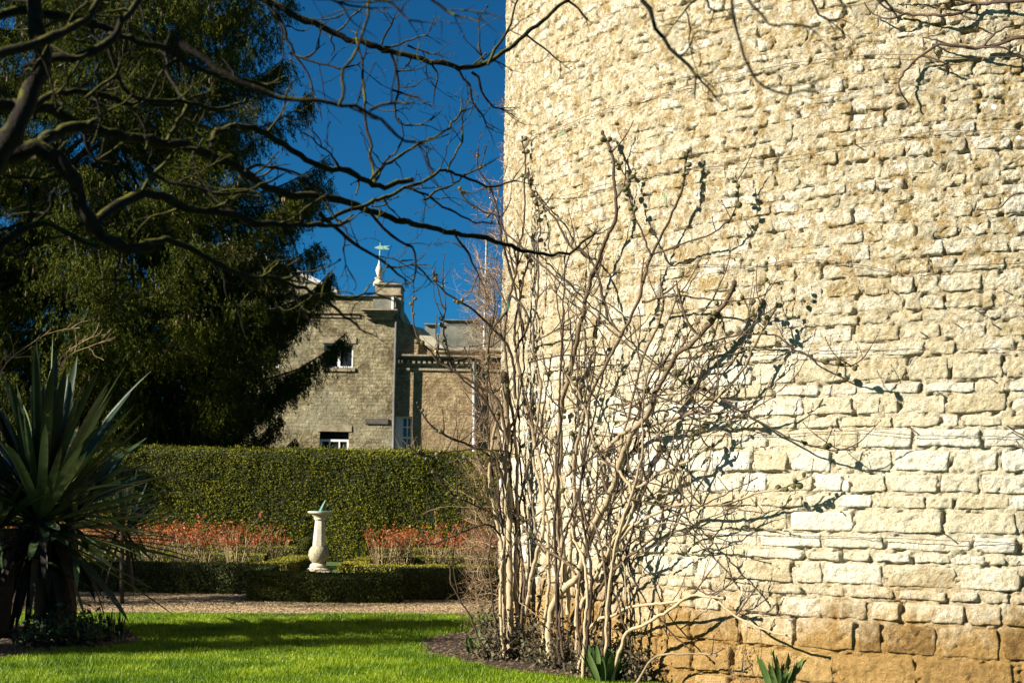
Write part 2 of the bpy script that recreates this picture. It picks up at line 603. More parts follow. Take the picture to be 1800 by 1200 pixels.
M['glass'] = _glass()


def house_material(name, cols, moss=0.0):
    t = NT(name)
    pos = t.pos()
    x, y, z = t.xyz(pos)
    br = t.t.nodes.new('ShaderNodeTexBrick')
    cmb = t.t.nodes.new('ShaderNodeCombineXYZ')
    t.set(cmb.inputs[0], t.math('ADD', t.math('ADD', x, y), t.math('MULTIPLY', t.noise(2.2, 3), 0.5)))
    t.set(cmb.inputs[1], t.math('ADD', z, t.math('MULTIPLY', t.noise(2.6, 3), 0.16)))
    t.set(br.inputs['Vector'], cmb.outputs[0])
    br.inputs['Scale'].default_value = 1.0
    br.inputs['Brick Width'].default_value = 0.42
    br.inputs['Row Height'].default_value = 0.155
    br.inputs['Mortar Size'].default_value = 0.014
    br.inputs['Mortar Smooth'].default_value = 0.3
    br.inputs['Bias'].default_value = 0.0
    br.inputs['Color1'].default_value = (0.25, 0.25, 0.25, 1)
    br.inputs['Color2'].default_value = (0.75, 0.75, 0.75, 1)
    br.inputs['Mortar'].default_value = (0.0, 0.0, 0.0, 1)
    f = t.math('ADD', t.math('MULTIPLY', br.outputs['Color'], 0.09), t.math('ADD', t.math('MULTIPLY', t.noise(1.1, 6, 0.75), 0.55), t.math('MULTIPLY', t.noise(5, 5, 0.8), 0.35)))
    col = t.ramp(f, [(0.42, cols[0]), (0.53, cols[1]), (0.65, cols[2])])
    col = t.mix(col, cols[3], t.ramp(t.noise(0.35, 5, 0.65), [(0.48, 0.0), (0.62, 0.75)]))
    pat = t.ramp(t.noise(3.6, 5, 0.8), [(0.60, 0.0), (0.66, 1.0)])
    col = t.mix(col, (0.62, 0.58, 0.47), t.math('MULTIPLY', pat, 0.6 * moss))
    h = t.math('SUBTRACT', t.noise(5, 5, 0.75), t.math('MULTIPLY', br.outputs['Fac'], 0.10))
    return t.finish(col, 0.9, t.bump(h, 1.0, 0.10), 0.1)


M['house'] = house_material('house_limestone_rubble', [(0.11, 0.085, 0.045), (0.32, 0.265, 0.15), (0.55, 0.48, 0.32), (0.26, 0.235, 0.15)], 1.0)
M['house2'] = house_material('wing_limestone_ashlar', [(0.20, 0.135, 0.065), (0.42, 0.31, 0.17), (0.58, 0.45, 0.27), (0.30, 0.21, 0.12)], 0.1)
M['trim'] = simple('weathered_trim_stone', (0.16, 0.12, 0.07), (0.42, 0.35, 0.23), 2.5, 0.9, 0.6, 15, 0.03)
M['battlement'] = simple('grey_battlement_stone', (0.12, 0.12, 0.09), (0.26, 0.25, 0.19), 1.5, 0.9, 0.6, 10, 0.05)
M['bare_shrub'] = simple('bare_shrub_twigs', (0.14, 0.085, 0.04), (0.34, 0.24, 0.13), 6, 0.85, 0.2)


def bark_mossy():
    t = NT('mossy_bark')
    nz = t.xyz(t.t.nodes.new('ShaderNodeNewGeometry').outputs['Normal'])
    f = t.math('ADD', t.math('ADD', t.math('MULTIPLY', nz[2], 0.34), t.math('MULTIPLY', nz[0], -0.1)), t.math('MULTIPLY', t.noise(7, 4, 0.7), 0.95))
    col = t.ramp(t.noise(25, 4, 0.7), [(0.3, (0.006, 0.0045, 0.003)), (0.7, (0.024, 0.017, 0.010))])
    col = t.mix(col, t.ramp(t.noise(40, 3), [(0.3, (0.03, 0.034, 0.003)), (0.7, (0.10, 0.095, 0.009))]), t.ramp(f, [(0.60, 0.0), (0.74, 1.0)]))
    return t.finish(col, 0.9, t.bump(t.noise(60, 4, 0.7), 0.9, 0.008), 0.15)


M['mossy'] = bark_mossy()


# ------------------------------------------------------------------ ground, lawn, path, beds
def poly_sheet(name, pts, z, mat, kind='structure'):
    v = [[p[0], p[1], z] for p in pts]
    mb = MB()
    mb.add(v, np.array([list(range(len(v)))]))
    o = mb.build(name, mat)
    if kind:
        o['kind'] = kind
    return o


def inside(pts, x, y):
    n = len(pts)
    r = np.zeros(x.shape, bool)
    j = n - 1
    for i in range(n):
        xi, yi, xj, yj = pts[i][0], pts[i][1], pts[j][0], pts[j][1]
        c = ((yi > y) != (yj > y)) & (x < (xj - xi) * (y - yi) / (yj - yi + 1e-12) + xi)
        r ^= c
        j = i
    return r


poly_sheet('ground', [(-900, -60), (900, -60), (900, 1800), (-900, 1800)], -0.02, M['lawn'])
poly_sheet('lawn', [(-30, -12), (30, -12), (30, 20.6), (-30, 20.6)], 0.0, M['lawn'])
GR0, GR1 = 20.25, 23.3


def path_near(x):
    return GR0 + 0.35 * np.sin(x * 0.35 + 0.5) + 0.02 * x


xs = np.linspace(-26, 14, 60)
pp = [(x, float(path_near(x))) for x in xs] + [(14, 27), (-26, 27)]
poly_sheet('gravel_path', pp, 0.006, M['gravel'])
poly_sheet('rose_garden_ground', [(-24, 24.6), (12, 24.6), (12, 36), (-24, 36)], 0.012, M['lawn'])

bed1_px = [(742, 1126), (737, 1136), (745, 1147), (770, 1157), (830, 1166), (900, 1180), (1000, 1190), (1110, 1197), (1250, 1212), (1500, 1235), (1850, 1250)]
BED1 = [tuple(G(*p)[:2]) for p in bed1_px] + [(7, 12), (7, 18), (0.3, 18.5)] + [tuple(G(*p)[:2]) for p in [(860, 1108), (800, 1112)]]
BED1s = [tuple(p) for p in smooth_path([(a, b, 0) for a, b in BED1], 0.12)[:, :2]]
poly_sheet('soil_bed', BED1s, 0.012, M['soil'])
bed2_px = [(-260, 1165), (-100, 1170), (0, 1160), (60, 1145), (150, 1140), (235, 1133), (246, 1122), (225, 1108), (150, 1100), (0, 1098), (-260, 1100)]
BED2 = [tuple(G(*p)[:2]) for p in bed2_px]
poly_sheet('planting_bed', BED2, 0.012, M['soil'])


def scatter_grass():
    n = 330000
    y = 11.4 + (20.9 - 11.4) * rng.random(n) ** 1.15
    x = (rng.random(n) * 2 - 1)
    xl, xr = -0.40 * y - 0.8, 0.16 * y + 0.6
    x = xl + (xr - xl) * rng.random(n)
    jx = 0.09 * vnoise(x * 7, y * 7, x * 0) + rng.normal(0, .03, n)
    jy = 0.10 * vnoise(x * 7, y * 7 + 40, x * 0) + rng.normal(0, .03, n) - .03
    keep = ~inside(BED1s, x + jx, y + jy) & ~inside(BED2, x + jx, y + jy) & (y < path_near(x) + rng.normal(0, 0.03, n))
    dx = x - TC[0]
    dy = y - TC[1]
    keep &= (dx * dx + dy * dy) > (TR + 0.05) ** 2
    x, y = x[keep], y[keep]
    n = len(x)
    h = (0.022 + 0.028 * rng.random(n)) * (1 + 0.45 * vnoise(x * 1.3, y * 1.3, x * 0)) * (1 + 0.3 * vnoise(x * 6, y * 6, x * 0))
    a = rng.random(n) * 2 * np.pi
    lean = h * (0.15 + 0.7 * rng.random(n))
    w = 0.0025 + 0.0035 * rng.random(n)
    b = a + np.pi / 2 + rng.normal(0, 0.5, n)
    p = np.stack([x, y, np.zeros(n)], -1)
    s = np.stack([np.cos(b) * w, np.sin(b) * w, np.zeros(n)], -1)
    tip = p + np.stack([np.cos(a) * lean, np.sin(a) * lean, h], -1)
    v = np.stack([p - s, p + s, tip], 1).reshape(-1, 3)
    mb = MB()
    tn = np.clip(0.5 + 0.28 * rng.normal(size=n) + 0.45 * vnoise(x * 2.6, y * 2.6, x * 0) + 0.3 * vnoise(x * 0.8, y * 1.6, x * 0), 0, 1)
    mb.add(v, np.arange(3 * n).reshape(n, 3), np.repeat(tn, 3))
    o = mb.build('grass', M['grass'])
    tag(o, 'short sunlit green grass covering the lawn', 'grass', kind='stuff')


scatter_grass()


def scatter_pebbles(name, cond, x0, x1, y0, y1, n, r0, r1, mat, z, label, cat, flat=0.6):
    x = x0 + (x1 - x0) * rng.random(n)
    y = y0 + (y1 - y0) * rng.random(n)
    k = cond(x, y)
    x, y = x[k], y[k]
    n = len(x)
    V = np.array([[-1, -.7, -.3], [1, -.8, -.3], [.8, .9, -.3], [-.9, .8, -.3], [0.1, 0, 1.0]])
    r = r0 + (r1 - r0) * rng.random(n)
    a = rng.random(n) * 6.28
    c, s = np.cos(a), np.sin(a)
    vv = V[None] * r[:, None, None] * (0.8 + 0.4 * rng.random((n, 5, 1)))
    X = vv[..., 0] * c[:, None] - vv[..., 1] * s[:, None] + x[:, None]
    Y = vv[..., 0] * s[:, None] + vv[..., 1] * c[:, None] + y[:, None]
    Z = vv[..., 2] * flat + z + 0.3 * r[:, None]
    v = np.stack([X, Y, Z], -1).reshape(-1, 3)
    f = np.array([[0, 1, 4], [1, 2, 4], [2, 3, 4], [3, 0, 4]])
    ff = (np.arange(n)[:, None, None] * 5 + f[None]).reshape(-1, 3)
    mb = MB()
    mb.add(v, ff, np.repeat(rng.random(n), 5))
    o = mb.build(name, mat)
    tag(o, label, cat, kind='stuff')
    return o


scatter_pebbles('gravel', lambda x, y: y > path_near(x) + 0.03, -11, 1, 19.8, 24.5, 42000, 0.008, 0.02, M['pebble'], 0.008,
                'loose tan gravel on the path in front of the low box hedges', 'gravel')
scatter_pebbles('bark_chips', lambda x, y: (inside(BED1s, x, y) & ((x - TC[0]) ** 2 + (y - TC[1]) ** 2 > (TR + .02) ** 2)) | inside(BED2, x, y),
                -9, 5, 11, 18.4, 26000, 0.008, 0.025, M['chip'], 0.012, 'brown bark chips and dead leaves on the planting beds', 'bark chips', 0.5)


# fallen leaves and small debris lying on lawn and beds
n = 520
x = rng.uniform(-6.5, 1.5, n)
y = rng.uniform(12.2, 21, n)
mb = MB()
nr = np.stack([rng.normal(0, .35, n), rng.normal(0, .35, n), np.ones(n)], -1)
dd = rand_unit(n) * [1, 1, .15]
cards(mb, np.stack([x, y, np.full(n, .035)], -1), rng.uniform(.012, .028, n), rng.uniform(.006, .014, n), dd, nr, rng.random(n), .8)
tag(mb.build('fallen_leaves', M['chip']), 'small brown fallen leaves scattered over the lawn', 'fallen leaves', kind='stuff')


# ------------------------------------------------------------------ round tower
def zc(py):
    return tower_hit(1500, py)[2]


ROWS_PX = [(523, [660, 910, 1165, 1265, 1385, 1650]), (552, [300, 630, 930, 1095, 1280, 1600]), (573, [200, 500, 900, 1155, 1365, 1610]),
           (603, [250, 560, 930, 1280, 1445, 1600]), (630, [120, 370, 600, 870, 1185, 1410, 1700]), (672, [150, 480, 720, 930, 1260, 1550]),
           (695, [130, 360, 640, 905, 1050, 1150, 1390, 1715]), (730, [240, 600, 820, 1110, 1360, 1460, 1690]),
           (753, [30, 240, 445, 650, 930, 1215, 1580]), (788, [135, 370, 560, 790, 1110, 1415, 1670]),
           (830, [40, 310, 445, 690, 885, 1080, 1355, 1570]), (867, [195, 400, 640, 805, 1005, 1290, 1440, 1735]),
           (895, [25, 340, 560, 905, 1380, 1770]), (937, [20, 145, 400, 740, 1065, 1525]),
           (967, [165, 335, 640, 840, 1000, 1210, 1420, 1600, 1710]), (988, [205, 585, 740, 1065, 1450]),
           (1030, [300, 640, 860, 1125, 1400, 1575]), (1052, [200, 510, 740, 985, 1160, 1490]),
           (1090, [300, 590, 915, 1060, 1345, 1680]), (1147, [260, 800, 1240, 1750])]


def phi_of(px, z):
    best = None
    lo, hi = 0, 1500
    # find pixel row for that height at this column
    py = 880.0
    for _ in range(6):
        p = tower_hit(px, py)
        py -= (z - p[2]) * F / p[1]
    p = tower_hit(px, py)
    return math.atan2(-(p[1] - TC[1]), -(p[0] - TC[0]))


def build_tower():
    root = thing('round_tower', 'tall round tower of pale weathered limestone blocks filling the right of the view', 'tower', (TC[0], TC[1], 0))
    R = random.Random(11)
    A0, A1 = math.radians(-14), math.radians(84)
    rows = []
    zt = [zc(y) for y, _ in ROWS_PX]
    for i, (y, js) in enumerate(ROWS_PX):
        z1 = zt[i]
        z0 = zt[i + 1] if i + 1 < len(zt) else zt[-1] - 0.27
        zm = (z0 + z1) / 2
        ph = sorted(phi_of(1200 + j / 3, zm) for j in js)
        rows.append((z0, z1, ph))
    z = rows[-1][0]
    while z > -0.1:
        z0 = z - R.uniform(0.22, 0.3)
        rows.append((z0, z, []))
        z = z0
    z = zt[0]
    while z < 8.6:
        z1 = z + R.choice([0.085, 0.11, 0.13, 0.145, 0.16, 0.12])
        rows.append((z, z1, []))
        z = z1
    stones = []
    for z0, z1, ph in rows:
        h = z1 - z0
        lo_w, hi_w = (0.26, 0.52) if h > 0.165 else (0.16, 0.38)
        ph = list(ph)
        if ph:
            a = ph[0]
        else:
            a = (A0 + A1) / 2 + R.uniform(-.03, .03)
            ph = [a]
        while a > A0:
            a -= R.uniform(lo_w, hi_w) / TR
            ph.insert(0, a)
        a = ph[-1]
        while a < A1:
            a += R.uniform(lo_w, hi_w) / TR
            ph.append(a)
        for k in range(len(ph) - 1):
            stones.append((z0, z1, ph[k], ph[k + 1]))
    recs = []
    for (z0, z1, a0, a1) in stones:
        c = tower_pt(np.array((a0 + a1) / 2), (z0 + z1) / 2, TR)
        px, py = project(c)
        area = 0
        vis = math.cos((a0 + a1) / 2 - math.atan2(c[0] * 0 + TC[1], TC[0])) > 0.05
        if -30 < px - 860 and px < 1815 and -15 < py < 1215 and a0 > 0.0:
            w = abs(project(tower_pt(np.array(a1), (z0 + z1) / 2, TR))[0] - project(tower_pt(np.array(a0), (z0 + z1) / 2, TR))[0])
            area = w * (z1 - z0)
        recs.append([area, z0, z1, a0, a1])
    order = sorted(range(len(recs)), key=lambda i: -recs[i][0])
    top = set(order[:298])
    rest = MB()
    for i, (area, z0, z1, a0, a1) in enumerate(recs):
        up = min(1, max(0, (((z0 + z1) / 2) - 2.4) / 1.2))         # higher up the joints are flush and worn
        seen = area > 0
        w = (a1 - a0) * TR
        nu = max(4, int(w / (0.0175 if seen else 0.07)))
        nv = max(3, int((z1 - z0) / (0.0175 if seen else 0.06)))
        gap = (0.0065 if (z0 + z1) / 2 < 2.0 else 0.004) - 0.002 * up
        gl = gap * R.uniform(0.5, 1.7)
        gr = gap * R.uniform(0.5, 1.7)
        gb, gt = gap * R.uniform(0.3, 1.0), gap * R.uniform(0.3, 1.0)
        u = np.linspace(0, 1, nu + 1)
        v = np.linspace(0, 1, nv + 1)
        U, V = np.meshgrid(u, v)
        ph = a0 + (a1 - a0) * U
        zz = z0 + (z1 - z0) * V
        # ragged outline
        s0 = R.uniform(0, 100)
        jl = 0.011 * vnoise(V * 3 + s0, V * 0 + i, V * 0)
        jr = 0.011 * vnoise(V * 3 + s0 + 50, V * 0 + i, V * 0)
        jb = 0.009 * vnoise(U * 4 + s0, U * 0 + i, U * 0 + 5)
        jt = 0.009 * vnoise(U * 4 + s0, U * 0 + i, U * 0 + 9)
        cx = R.uniform(0.002, 0.014) * (np.abs(2 * V - 1) ** 5)                     # rounded corners
        ph = ph + ((gl + jl + cx) * (1 - U) - (gr + jr + cx) * U) / TR
        zz = zz + (gb + jb) * (1 - V) - (gt + jt) * V
        du = np.minimum(U * w, (1 - U) * w)
        dv = np.minimum(V, 1 - V) * (z1 - z0)
        d = np.minimum(du, dv)
        base = tower_pt(ph, zz, TR)
        proud = R.uniform(-0.006, 0.010) * (1 - 0.3 * up)
        rough = fbm(base + i * 3.7, 15, 3) * (0.011 + 0.002 * up) + fbm(base, 5, 2) * 0.008 + fbm(base + i, 42, 2) * (0.009 + 0.009 * up)
        rough = rough - 0.016 * np.clip(fbm(base + 9, 22, 2) - 0.33, 0, 1) * 3
        tilt = R.uniform(-0.006, 0.006) * (2 * U - 1) + R.uniform(-0.004, 0.006) * (2 * V - 1)
        edge = -0.006 * (1 + 1.5 * (fbm(base + 3, 9, 2) > .15)) * np.exp(-d / 0.007)
        bord = (U == 0) | (U == 1) | (V == 0) | (V == 1)
        r = TR + proud + rough + tilt + edge
        r = np.where(bord, TR - 0.055, r)
        p = tower_pt(ph, zz, r).reshape(-1, 3)
        ii = np.arange(nv)[:, None] * (nu + 1) + np.arange(nu)[None, :]
        f = np.stack([ii, ii + 1, ii + nu + 2, ii + nu + 1], -1).reshape(-1, 4)
        tone = R.random()
        if i in top:
            mb = MB().add(p, f, tone)
            o = mb.build('stone', M['stone'], root, smooth=False)
        else:
            rest.add(p, f, tone)
    o = rest.build('smaller_stones', M['stone'], root)
    o['kind'] = 'stuff'
    # mortar bed behind and between the stones
    na, nz = 760, 600
    A, Z = np.meshgrid(np.linspace(A0 - 0.05, A1 + 0.05, na), np.linspace(-0.1, 8.7, nz))
    base = tower_pt(A, Z, TR)
    up = np.clip((Z - 2.3 + 0.6 * fbm(base, 1.1, 2)) / 1.3, 0, 1)
    r = TR - 0.013 + 0.010 * up + fbm(base, 15, 4) * (0.020 + 0.008 * up) + fbm(base, 2.2, 2) * 0.008 * up
    r = r - 0.16 * np.clip(fbm(base * [1, 1, 1.6] + 5, 13, 3) - 0.13, 0, 0.3)
    p = tower_pt(A, Z, r).reshape(-1, 3)
    ii = np.arange(nz - 1)[:, None] * na + np.arange(na - 1)[None, :]
    f = np.stack([ii, ii + 1, ii + na + 1, ii + na], -1).reshape(-1, 4)
    MB().add(p, f, 0.5).build('mortar', M['mortar'], root)
    # the plain body of the tower, round the back and above
    k = 96
    a = np.linspace(0, 2 * np.pi, k, endpoint=False)
    mb = MB()
    ring = []
    for z, rr in ((-0.1, TR - 0.08), (8.6, TR - 0.08), (8.62, TR - 0.02), (12.5, TR - 0.02), (12.5, TR - 0.6)):
        ring.append(tower_pt(a, z, rr))
    v = np.concatenate(ring)
    f = []
    for i in range(4):
        for j in range(k):
            f.append([i * k + j, i * k + (j + 1) % k, (i + 1) * k + (j + 1) % k, (i + 1) * k + j])
    mb.add(v, np.array(f), 0.5).build('tower_core', M['mortar'], root)
    return root


tower = build_tower()


def on_tower(px, py, off):
    p = tower_hit(px, py)
    if p is None:
        p = P(px, py, 16.4)
        return p
    a = math.atan2(-(p[1] - TC[1]), -(p[0] - TC[0]))
    return tower_pt(np.array(a), p[2], TR + off)


WIRES = [[(940, 240), (1000, 222), (1060, 195), (1130, 178), (1222, 151), (1300, 133), (1400, 112), (1500, 101), (1600, 100), (1700, 104), (1800, 100)],
         [(880, 365), (1000, 345), (1110, 315), (1222, 297), (1300, 292), (1400, 276), (1500, 257), (1600, 240), (1640, 234), (1720, 231), (1830, 227)],
         [(960, 505), (1110, 475), (1240, 467), (1330, 468), (1400, 457), (1470, 461), (1560, 475), (1590, 483), (1650, 472), (1730, 467), (1830, 462)],
         [(1000, 655), (1120, 640), (1300, 622), (1500, 616), (1830, 612)],
         [(900, 765), (1050, 760), (1200, 763), (1350, 764), (1500, 757), (1620, 765), (1830, 768)],
         [(900, 925), (1100, 930), (1200, 936), (1400, 941), (1560, 945), (1700, 950), (1830, 955)]]
for w in WIRES:
    pts = smooth_path([on_tower(x, y, 0.035 + 0.015 * math.sin(i * 1.7)) for i, (x, y) in enumerate(w)], 0.08)
    pts = pts + rng.normal(0, 0.003, pts.shape)
    mb = MB()
    tube(mb, pts, 0.0028, 4)
    mb.build('wire', M['wire'], tower)
pins = [(1600, 752, .15), (1660, 938, .15), (1384, 933, .1), (1715, 545, .09), (1680, 570, .09), (1745, 570, .09), (1570, 512, .07), (1290, 455, .05), (1505, 255, .12), (1580, 480, .06),
        (1780, 760, .16), (1380, 555, .05), (1740, 665, .08), (1650, 690, .08), (1470, 750, .06), (1340, 785, .05), (1270, 480, .05), (1180, 150, .08), (1640, 285, .06), (1480, 900, .07),
        (1110, 180, .05), (1765, 510, .09), (1530, 410, .05), (1700, 400, .06), (1620, 585, .07), (1505, 640, .05)]
for (x, y, L) in pins:
    a, b = on_tower(x, y, -0.02), on_tower(x, y, L * 0.62)
    mb = MB()
    tube(mb, [a, (a + b) / 2 + [0, 0, 0.003], b], [0.005, 0.005, 0.0065], 5)
    mb.build('wall_nail', M['wire'], tower)


# ------------------------------------------------------------------ growing twigs
def grow(mb, p, d, L, r, lvl, wig=0.25, up=0.15, k=4, knob=0.0, kids=(2, 5), sub=0.45, tips=None, tone=0.5, step=0.05, flat=None, fork=(0.5, 1.0)):
    n = max(3, int(L / step))
    pts = [p]
    q = np.array(p, float)
    d = np.array(d, float)
    d /= np.linalg.norm(d)
    for i in range(n):
        d = d + rng.normal(0, wig, 3) * (0.6 if i else 0.2) + np.array([0, 0, up * 0.3])
        if flat is not None:
            d = d - flat * np.dot(d, flat) * 0.3
        d /= np.linalg.norm(d)
        q = q + d * (L / n)
        pts.append(q)
    pts = np.array(pts)
    rad = r * np.linspace(1, 0.42, len(pts))
    if knob:
        rad = rad * (1 + knob * (rng.random(len(pts)) < 0.3) * rng.random(len(pts)))
    tube(mb, pts, rad, k, tone)
    if tips is not None:
        tips.append((pts[-1], d, rad[-1]))
    if lvl > 0:
        for _ in range(rng.integers(kids[0], kids[1] + 1)):
            i = rng.integers(1, len(pts))
            side = rand_unit(1)[0]
            dd = d * rng.uniform(0.3, 0.8) + side * rng.uniform(*fork)
            grow(mb, pts[i], dd, L * sub * rng.uniform(0.6, 1.3), max(rad[i] * 0.7, 0.0012), lvl - 1, wig, up, max(3, k - 1), knob, kids, sub, tips, tone, step, flat, fork)
    return pts


# ------------------------------------------------------------------ fig bush against the tower
def fig_depth(px, py, off):
    p = tower_hit(px, py)
    lim = 15.3
    y = lim if (p is None or p[1] > lim) else p[1]
    return P(px, py, y - off)


fig = thing('fig_bush', 'large bare fig bush with many pale stems spread against the round tower', 'fig bush', G(985, 1160))
FIG = [  # (offset from the wall low, high, radius low px, radius high px, points)
    (.5, .4, 8, 6, [(898, 1128), (896, 1030), (893, 960), (896, 880), (889, 820), (893, 740), (886, 660)]),
    (.6, .5, 6, 4, [(884, 1118), (887, 1010), (880, 960), (870, 900), (862, 860), (861, 820), (868, 760), (880, 725)]),
    (.4, .3, 6, 3, [(903, 1130), (925, 1070), (937, 1000), (952, 940), (957, 880), (951, 820), (935, 760), (920, 690), (905, 600), (915, 520), (930, 450)]),
    (.45, .3, 9, 4.5, [(970, 1168), (966, 1110), (976, 1060), (993, 1035), (1012, 1015), (1030, 960), (1050, 910), (1070, 870), (1085, 830), (1100, 790), (1120, 750), (1142, 725), (1155, 682), (1175, 647), (1190, 622), (1215, 605), (1237, 582), (1253, 563), (1277, 530), (1290, 500)]),
    (.35, .25, 6, 3.5, [(1010, 1120), (1016, 1080), (1040, 1020), (1057, 985), (1075, 950), (1095, 910), (1110, 870), (1145, 842), (1200, 815), (1250, 780)]),
    (.35, .25, 7, 3, [(995, 1022), (986, 950), (980, 870), (986, 800), (985, 740), (990, 700), (1010, 620), (1020, 560), (1035, 500), (1050, 462), (1067, 420), (1082, 387), (1084, 350), (1077, 312), (1077, 282), (1060, 236)]),
    (.3, .2, 6.5, 3, [(1000, 1080), (1003, 950), (1010, 890), (1009, 830), (1020, 750), (1027, 725), (1040, 690), (1055, 660), (1077, 620), (1095, 587), (1115, 550), (1127, 520), (1132, 495), (1145, 447), (1162, 412), (1182, 372), (1200, 325), (1208, 266)]),
    (.25, .2, 3, 2, [(1145, 450), (1132, 420), (1120, 390), (1107, 347), (1105, 307)]),
    (.3, .2, 4, 2, [(1070, 560), (1055, 500), (1045, 470), (1025, 445), (1000, 432), (975, 385), (950, 355), (930, 325), (928, 297)]),
    (.45, .2, 6, 2, [(915, 1135), (905, 1000), (910, 880), (905, 760), (890, 640), (890, 560), (900, 495), (910, 450), (920, 400), (924, 350), (922, 287), (917, 240)]),
    (.35, .2, 5, 2, [(950, 1120), (965, 960), (940, 800), (950, 680), (938, 600), (945, 500), (945, 425), (950, 400), (944, 350)]),
    (.3, .25, 6, 2.5, [(1060, 850), (1062, 800), (1082, 772), (1112, 750), (1150, 743), (1200, 730), (1237, 717), (1262, 698), (1293, 667), (1317, 627), (1343, 580), (1367, 532)]),
    (.25, .25, 3.5, 1.8, [(1237, 682), (1263, 697), (1317, 733), (1367, 760), (1433, 787), (1467, 793), (1503, 788)]),
    (.2, .3, 3, 1.8, [(1215, 610), (1290, 590), (1360, 587), (1390, 607), (1427, 627), (1467, 640), (1507, 643)]),
    (.35, .25, 5, 2, [(1080, 960), (1120, 920), (1160, 900), (1200, 886), (1267, 883), (1333, 867), (1367, 860), (1413, 842), (1430, 833)]),
    (.5, .3, 5, 2.5, [(1015, 1122), (1040, 1100), (1073, 1083), (1117, 1063), (1183, 1057), (1215, 1052), (1250, 1047), (1283, 1077), (1333, 1103), (1393, 1118)]),
    (.55, .4, 6, 3, [(1072, 1142), (1100, 1117), (1133, 1097), (1180, 1070), (1215, 1048), (1270, 1050)]),
    (.5, .3, 4, 2, [(1112, 1176), (1150, 1157), (1200, 1147), (1262, 1152)]),
    (.7, .5, 3.5, 2.5, [(1012, 1010), (1000, 993), (967, 970), (933, 943), (910, 913), (897, 893)]),
    (.3, .25, 5, 3, [(1013, 1100), (1018, 1000), (1033, 960), (1053, 913), (1073, 877), (1085, 843), (1090, 790), (1110, 700), (1125, 640), (1160, 560), (1163, 500)]),
    (.4, .4, 5, 3, [(1013, 1087), (1033, 1040), (1060, 993), (1080, 950), (1107, 907), (1111, 867), (1083, 823), (1050, 800), (1020, 700), (985, 640)]),
    (.7, .8, 3, 2, [(862, 1110), (825, 1080), (805, 1050), (792, 1017), (792, 990)]),
    (.6, .8, 4, 2, [(885, 850), (868, 810), (830, 785), (800, 773), (763, 753), (740, 722), (735, 708)]),
    (.6, .9, 4.5, 2.2, [(893, 780), (885, 730), (870, 700), (813, 662), (773, 637), (757, 617), (731, 587), (725, 547), (727, 523)]),
    (.5, .8, 4.5, 2.2, [(905, 700), (900, 640), (885, 595), (840, 553), (813, 533), (780, 513), (763, 493), (760, 477)]),
    (.6, .8, 3.5, 2, [(885, 760), (847, 697), (800, 650), (787, 613), (780, 570), (783, 538)]),
    (.4, .6, 3.5, 2, [(925, 600), (900, 487), (882, 425), (875, 375), (862, 325), (840, 297), (842, 262)]),
    (.5, .6, 3, 2, [(905, 480), (882, 392), (850, 372), (820, 352), (805, 330)]),
    (.6, .9, 3, 1.8, [(880, 940), (860, 922), (825, 930), (775, 952), (748, 957)]),
    (.6, .9, 3, 1.8, [(885, 940), (870, 905), (812, 880), (782, 855), (760, 827)]),
    (.6, .9, 3, 1.8, [(880, 840), (862, 790), (800, 792), (750, 804), (717, 784)]),
    (.4, .3, 4, 2, [(905, 620), (930, 560), (900, 520), (893, 545), (865, 580), (856, 620), (858, 660), (870, 700)]),
    (.5, .3, 3, 2, [(880, 400), (960, 470), (1010, 520), (1060, 570), (1110, 610), (1180, 660), (1240, 690)]),
    (.45, .35, 4, 2, [(1040, 1060), (1080, 1000), (1150, 940), (1170, 880), (1200, 800), (1240, 740)]),
    (.3, .3, 3.5, 2, [(1115, 810), (1130, 700), (1165, 640), (1235, 620), (1265, 560)]),
    (.35, .3, 3.5, 2, [(1130, 530), (1180, 520), (1230, 522), (1290, 530), (1345, 522)]),
    (.25, .2, 3, 1.6, [(1148, 447), (1200, 430), (1250, 412), (1285, 385), (1297, 350), (1293, 310)]),
    (.3, .3, 3, 2, [(960, 1000), (1010, 900), (1100, 860), (1180, 900), (1240, 960), (1300, 1030)]),
    (.3, .3, 3, 2, [(1090, 900), (1100, 960), (1120, 1030), (1160, 1090), (1210, 1140)]),
]
# thinner shoots that fill the middle of the bush
for i in range(20):
    x0 = rng.uniform(870, 1070)
    top = rng.uniform(430, 820)
    lean = (x0 - 960) * rng.uniform(-0.3, 0.8) + rng.normal(0, 45)
    pts = [(x0, rng.uniform(1110, 1165))]
    for s in (0.25, 0.5, 0.75, 1.0):
        pts.append((x0 + lean * s ** 1.5 + rng.normal(0, 9), pts[0][1] + (top - pts[0][1]) * s))
    FIG.append((rng.uniform(.3, .7), rng.uniform(.12, .45), rng.uniform(3, 5.5), 1.8, pts))
for i in range(24):
    x0, y0 = rng.uniform(900, 1200), rng.uniform(560, 1000)
    a = rng.uniform(-0.3, 1.4)
    L = rng.uniform(120, 260)
    pts = [(x0, y0)]
    for s in (1, 2, 3):
        a += rng.normal(0, 0.3)
        pts.append((pts[-1][0] + math.cos(a) * L / 3, pts[-1][1] - math.sin(a) * L / 3))
    FIG.append((rng.uniform(.15, .6), rng.uniform(.15, .4), rng.uniform(2, 3.2), 1.5, pts))

for i in range(16):
    x0, y0 = rng.uniform(880, 1210), rng.uniform(680, 1120)
    a = rng.uniform(-0.6, 3.6)
    L = rng.uniform(90, 260)
    pts = [(x0, y0)]
    for q_ in (1, 2, 3, 4):
        a += rng.normal(0, 0.4)
        pts.append((pts[-1][0] + math.cos(a) * L / 4, pts[-1][1] - math.sin(a) * L / 4))
    FIG.append((rng.uniform(.2, .6), rng.uniform(.2, .7), rng.uniform(1.4, 2.4), 1.1, [(x, min(y, 1098)) for x, y in pts]))

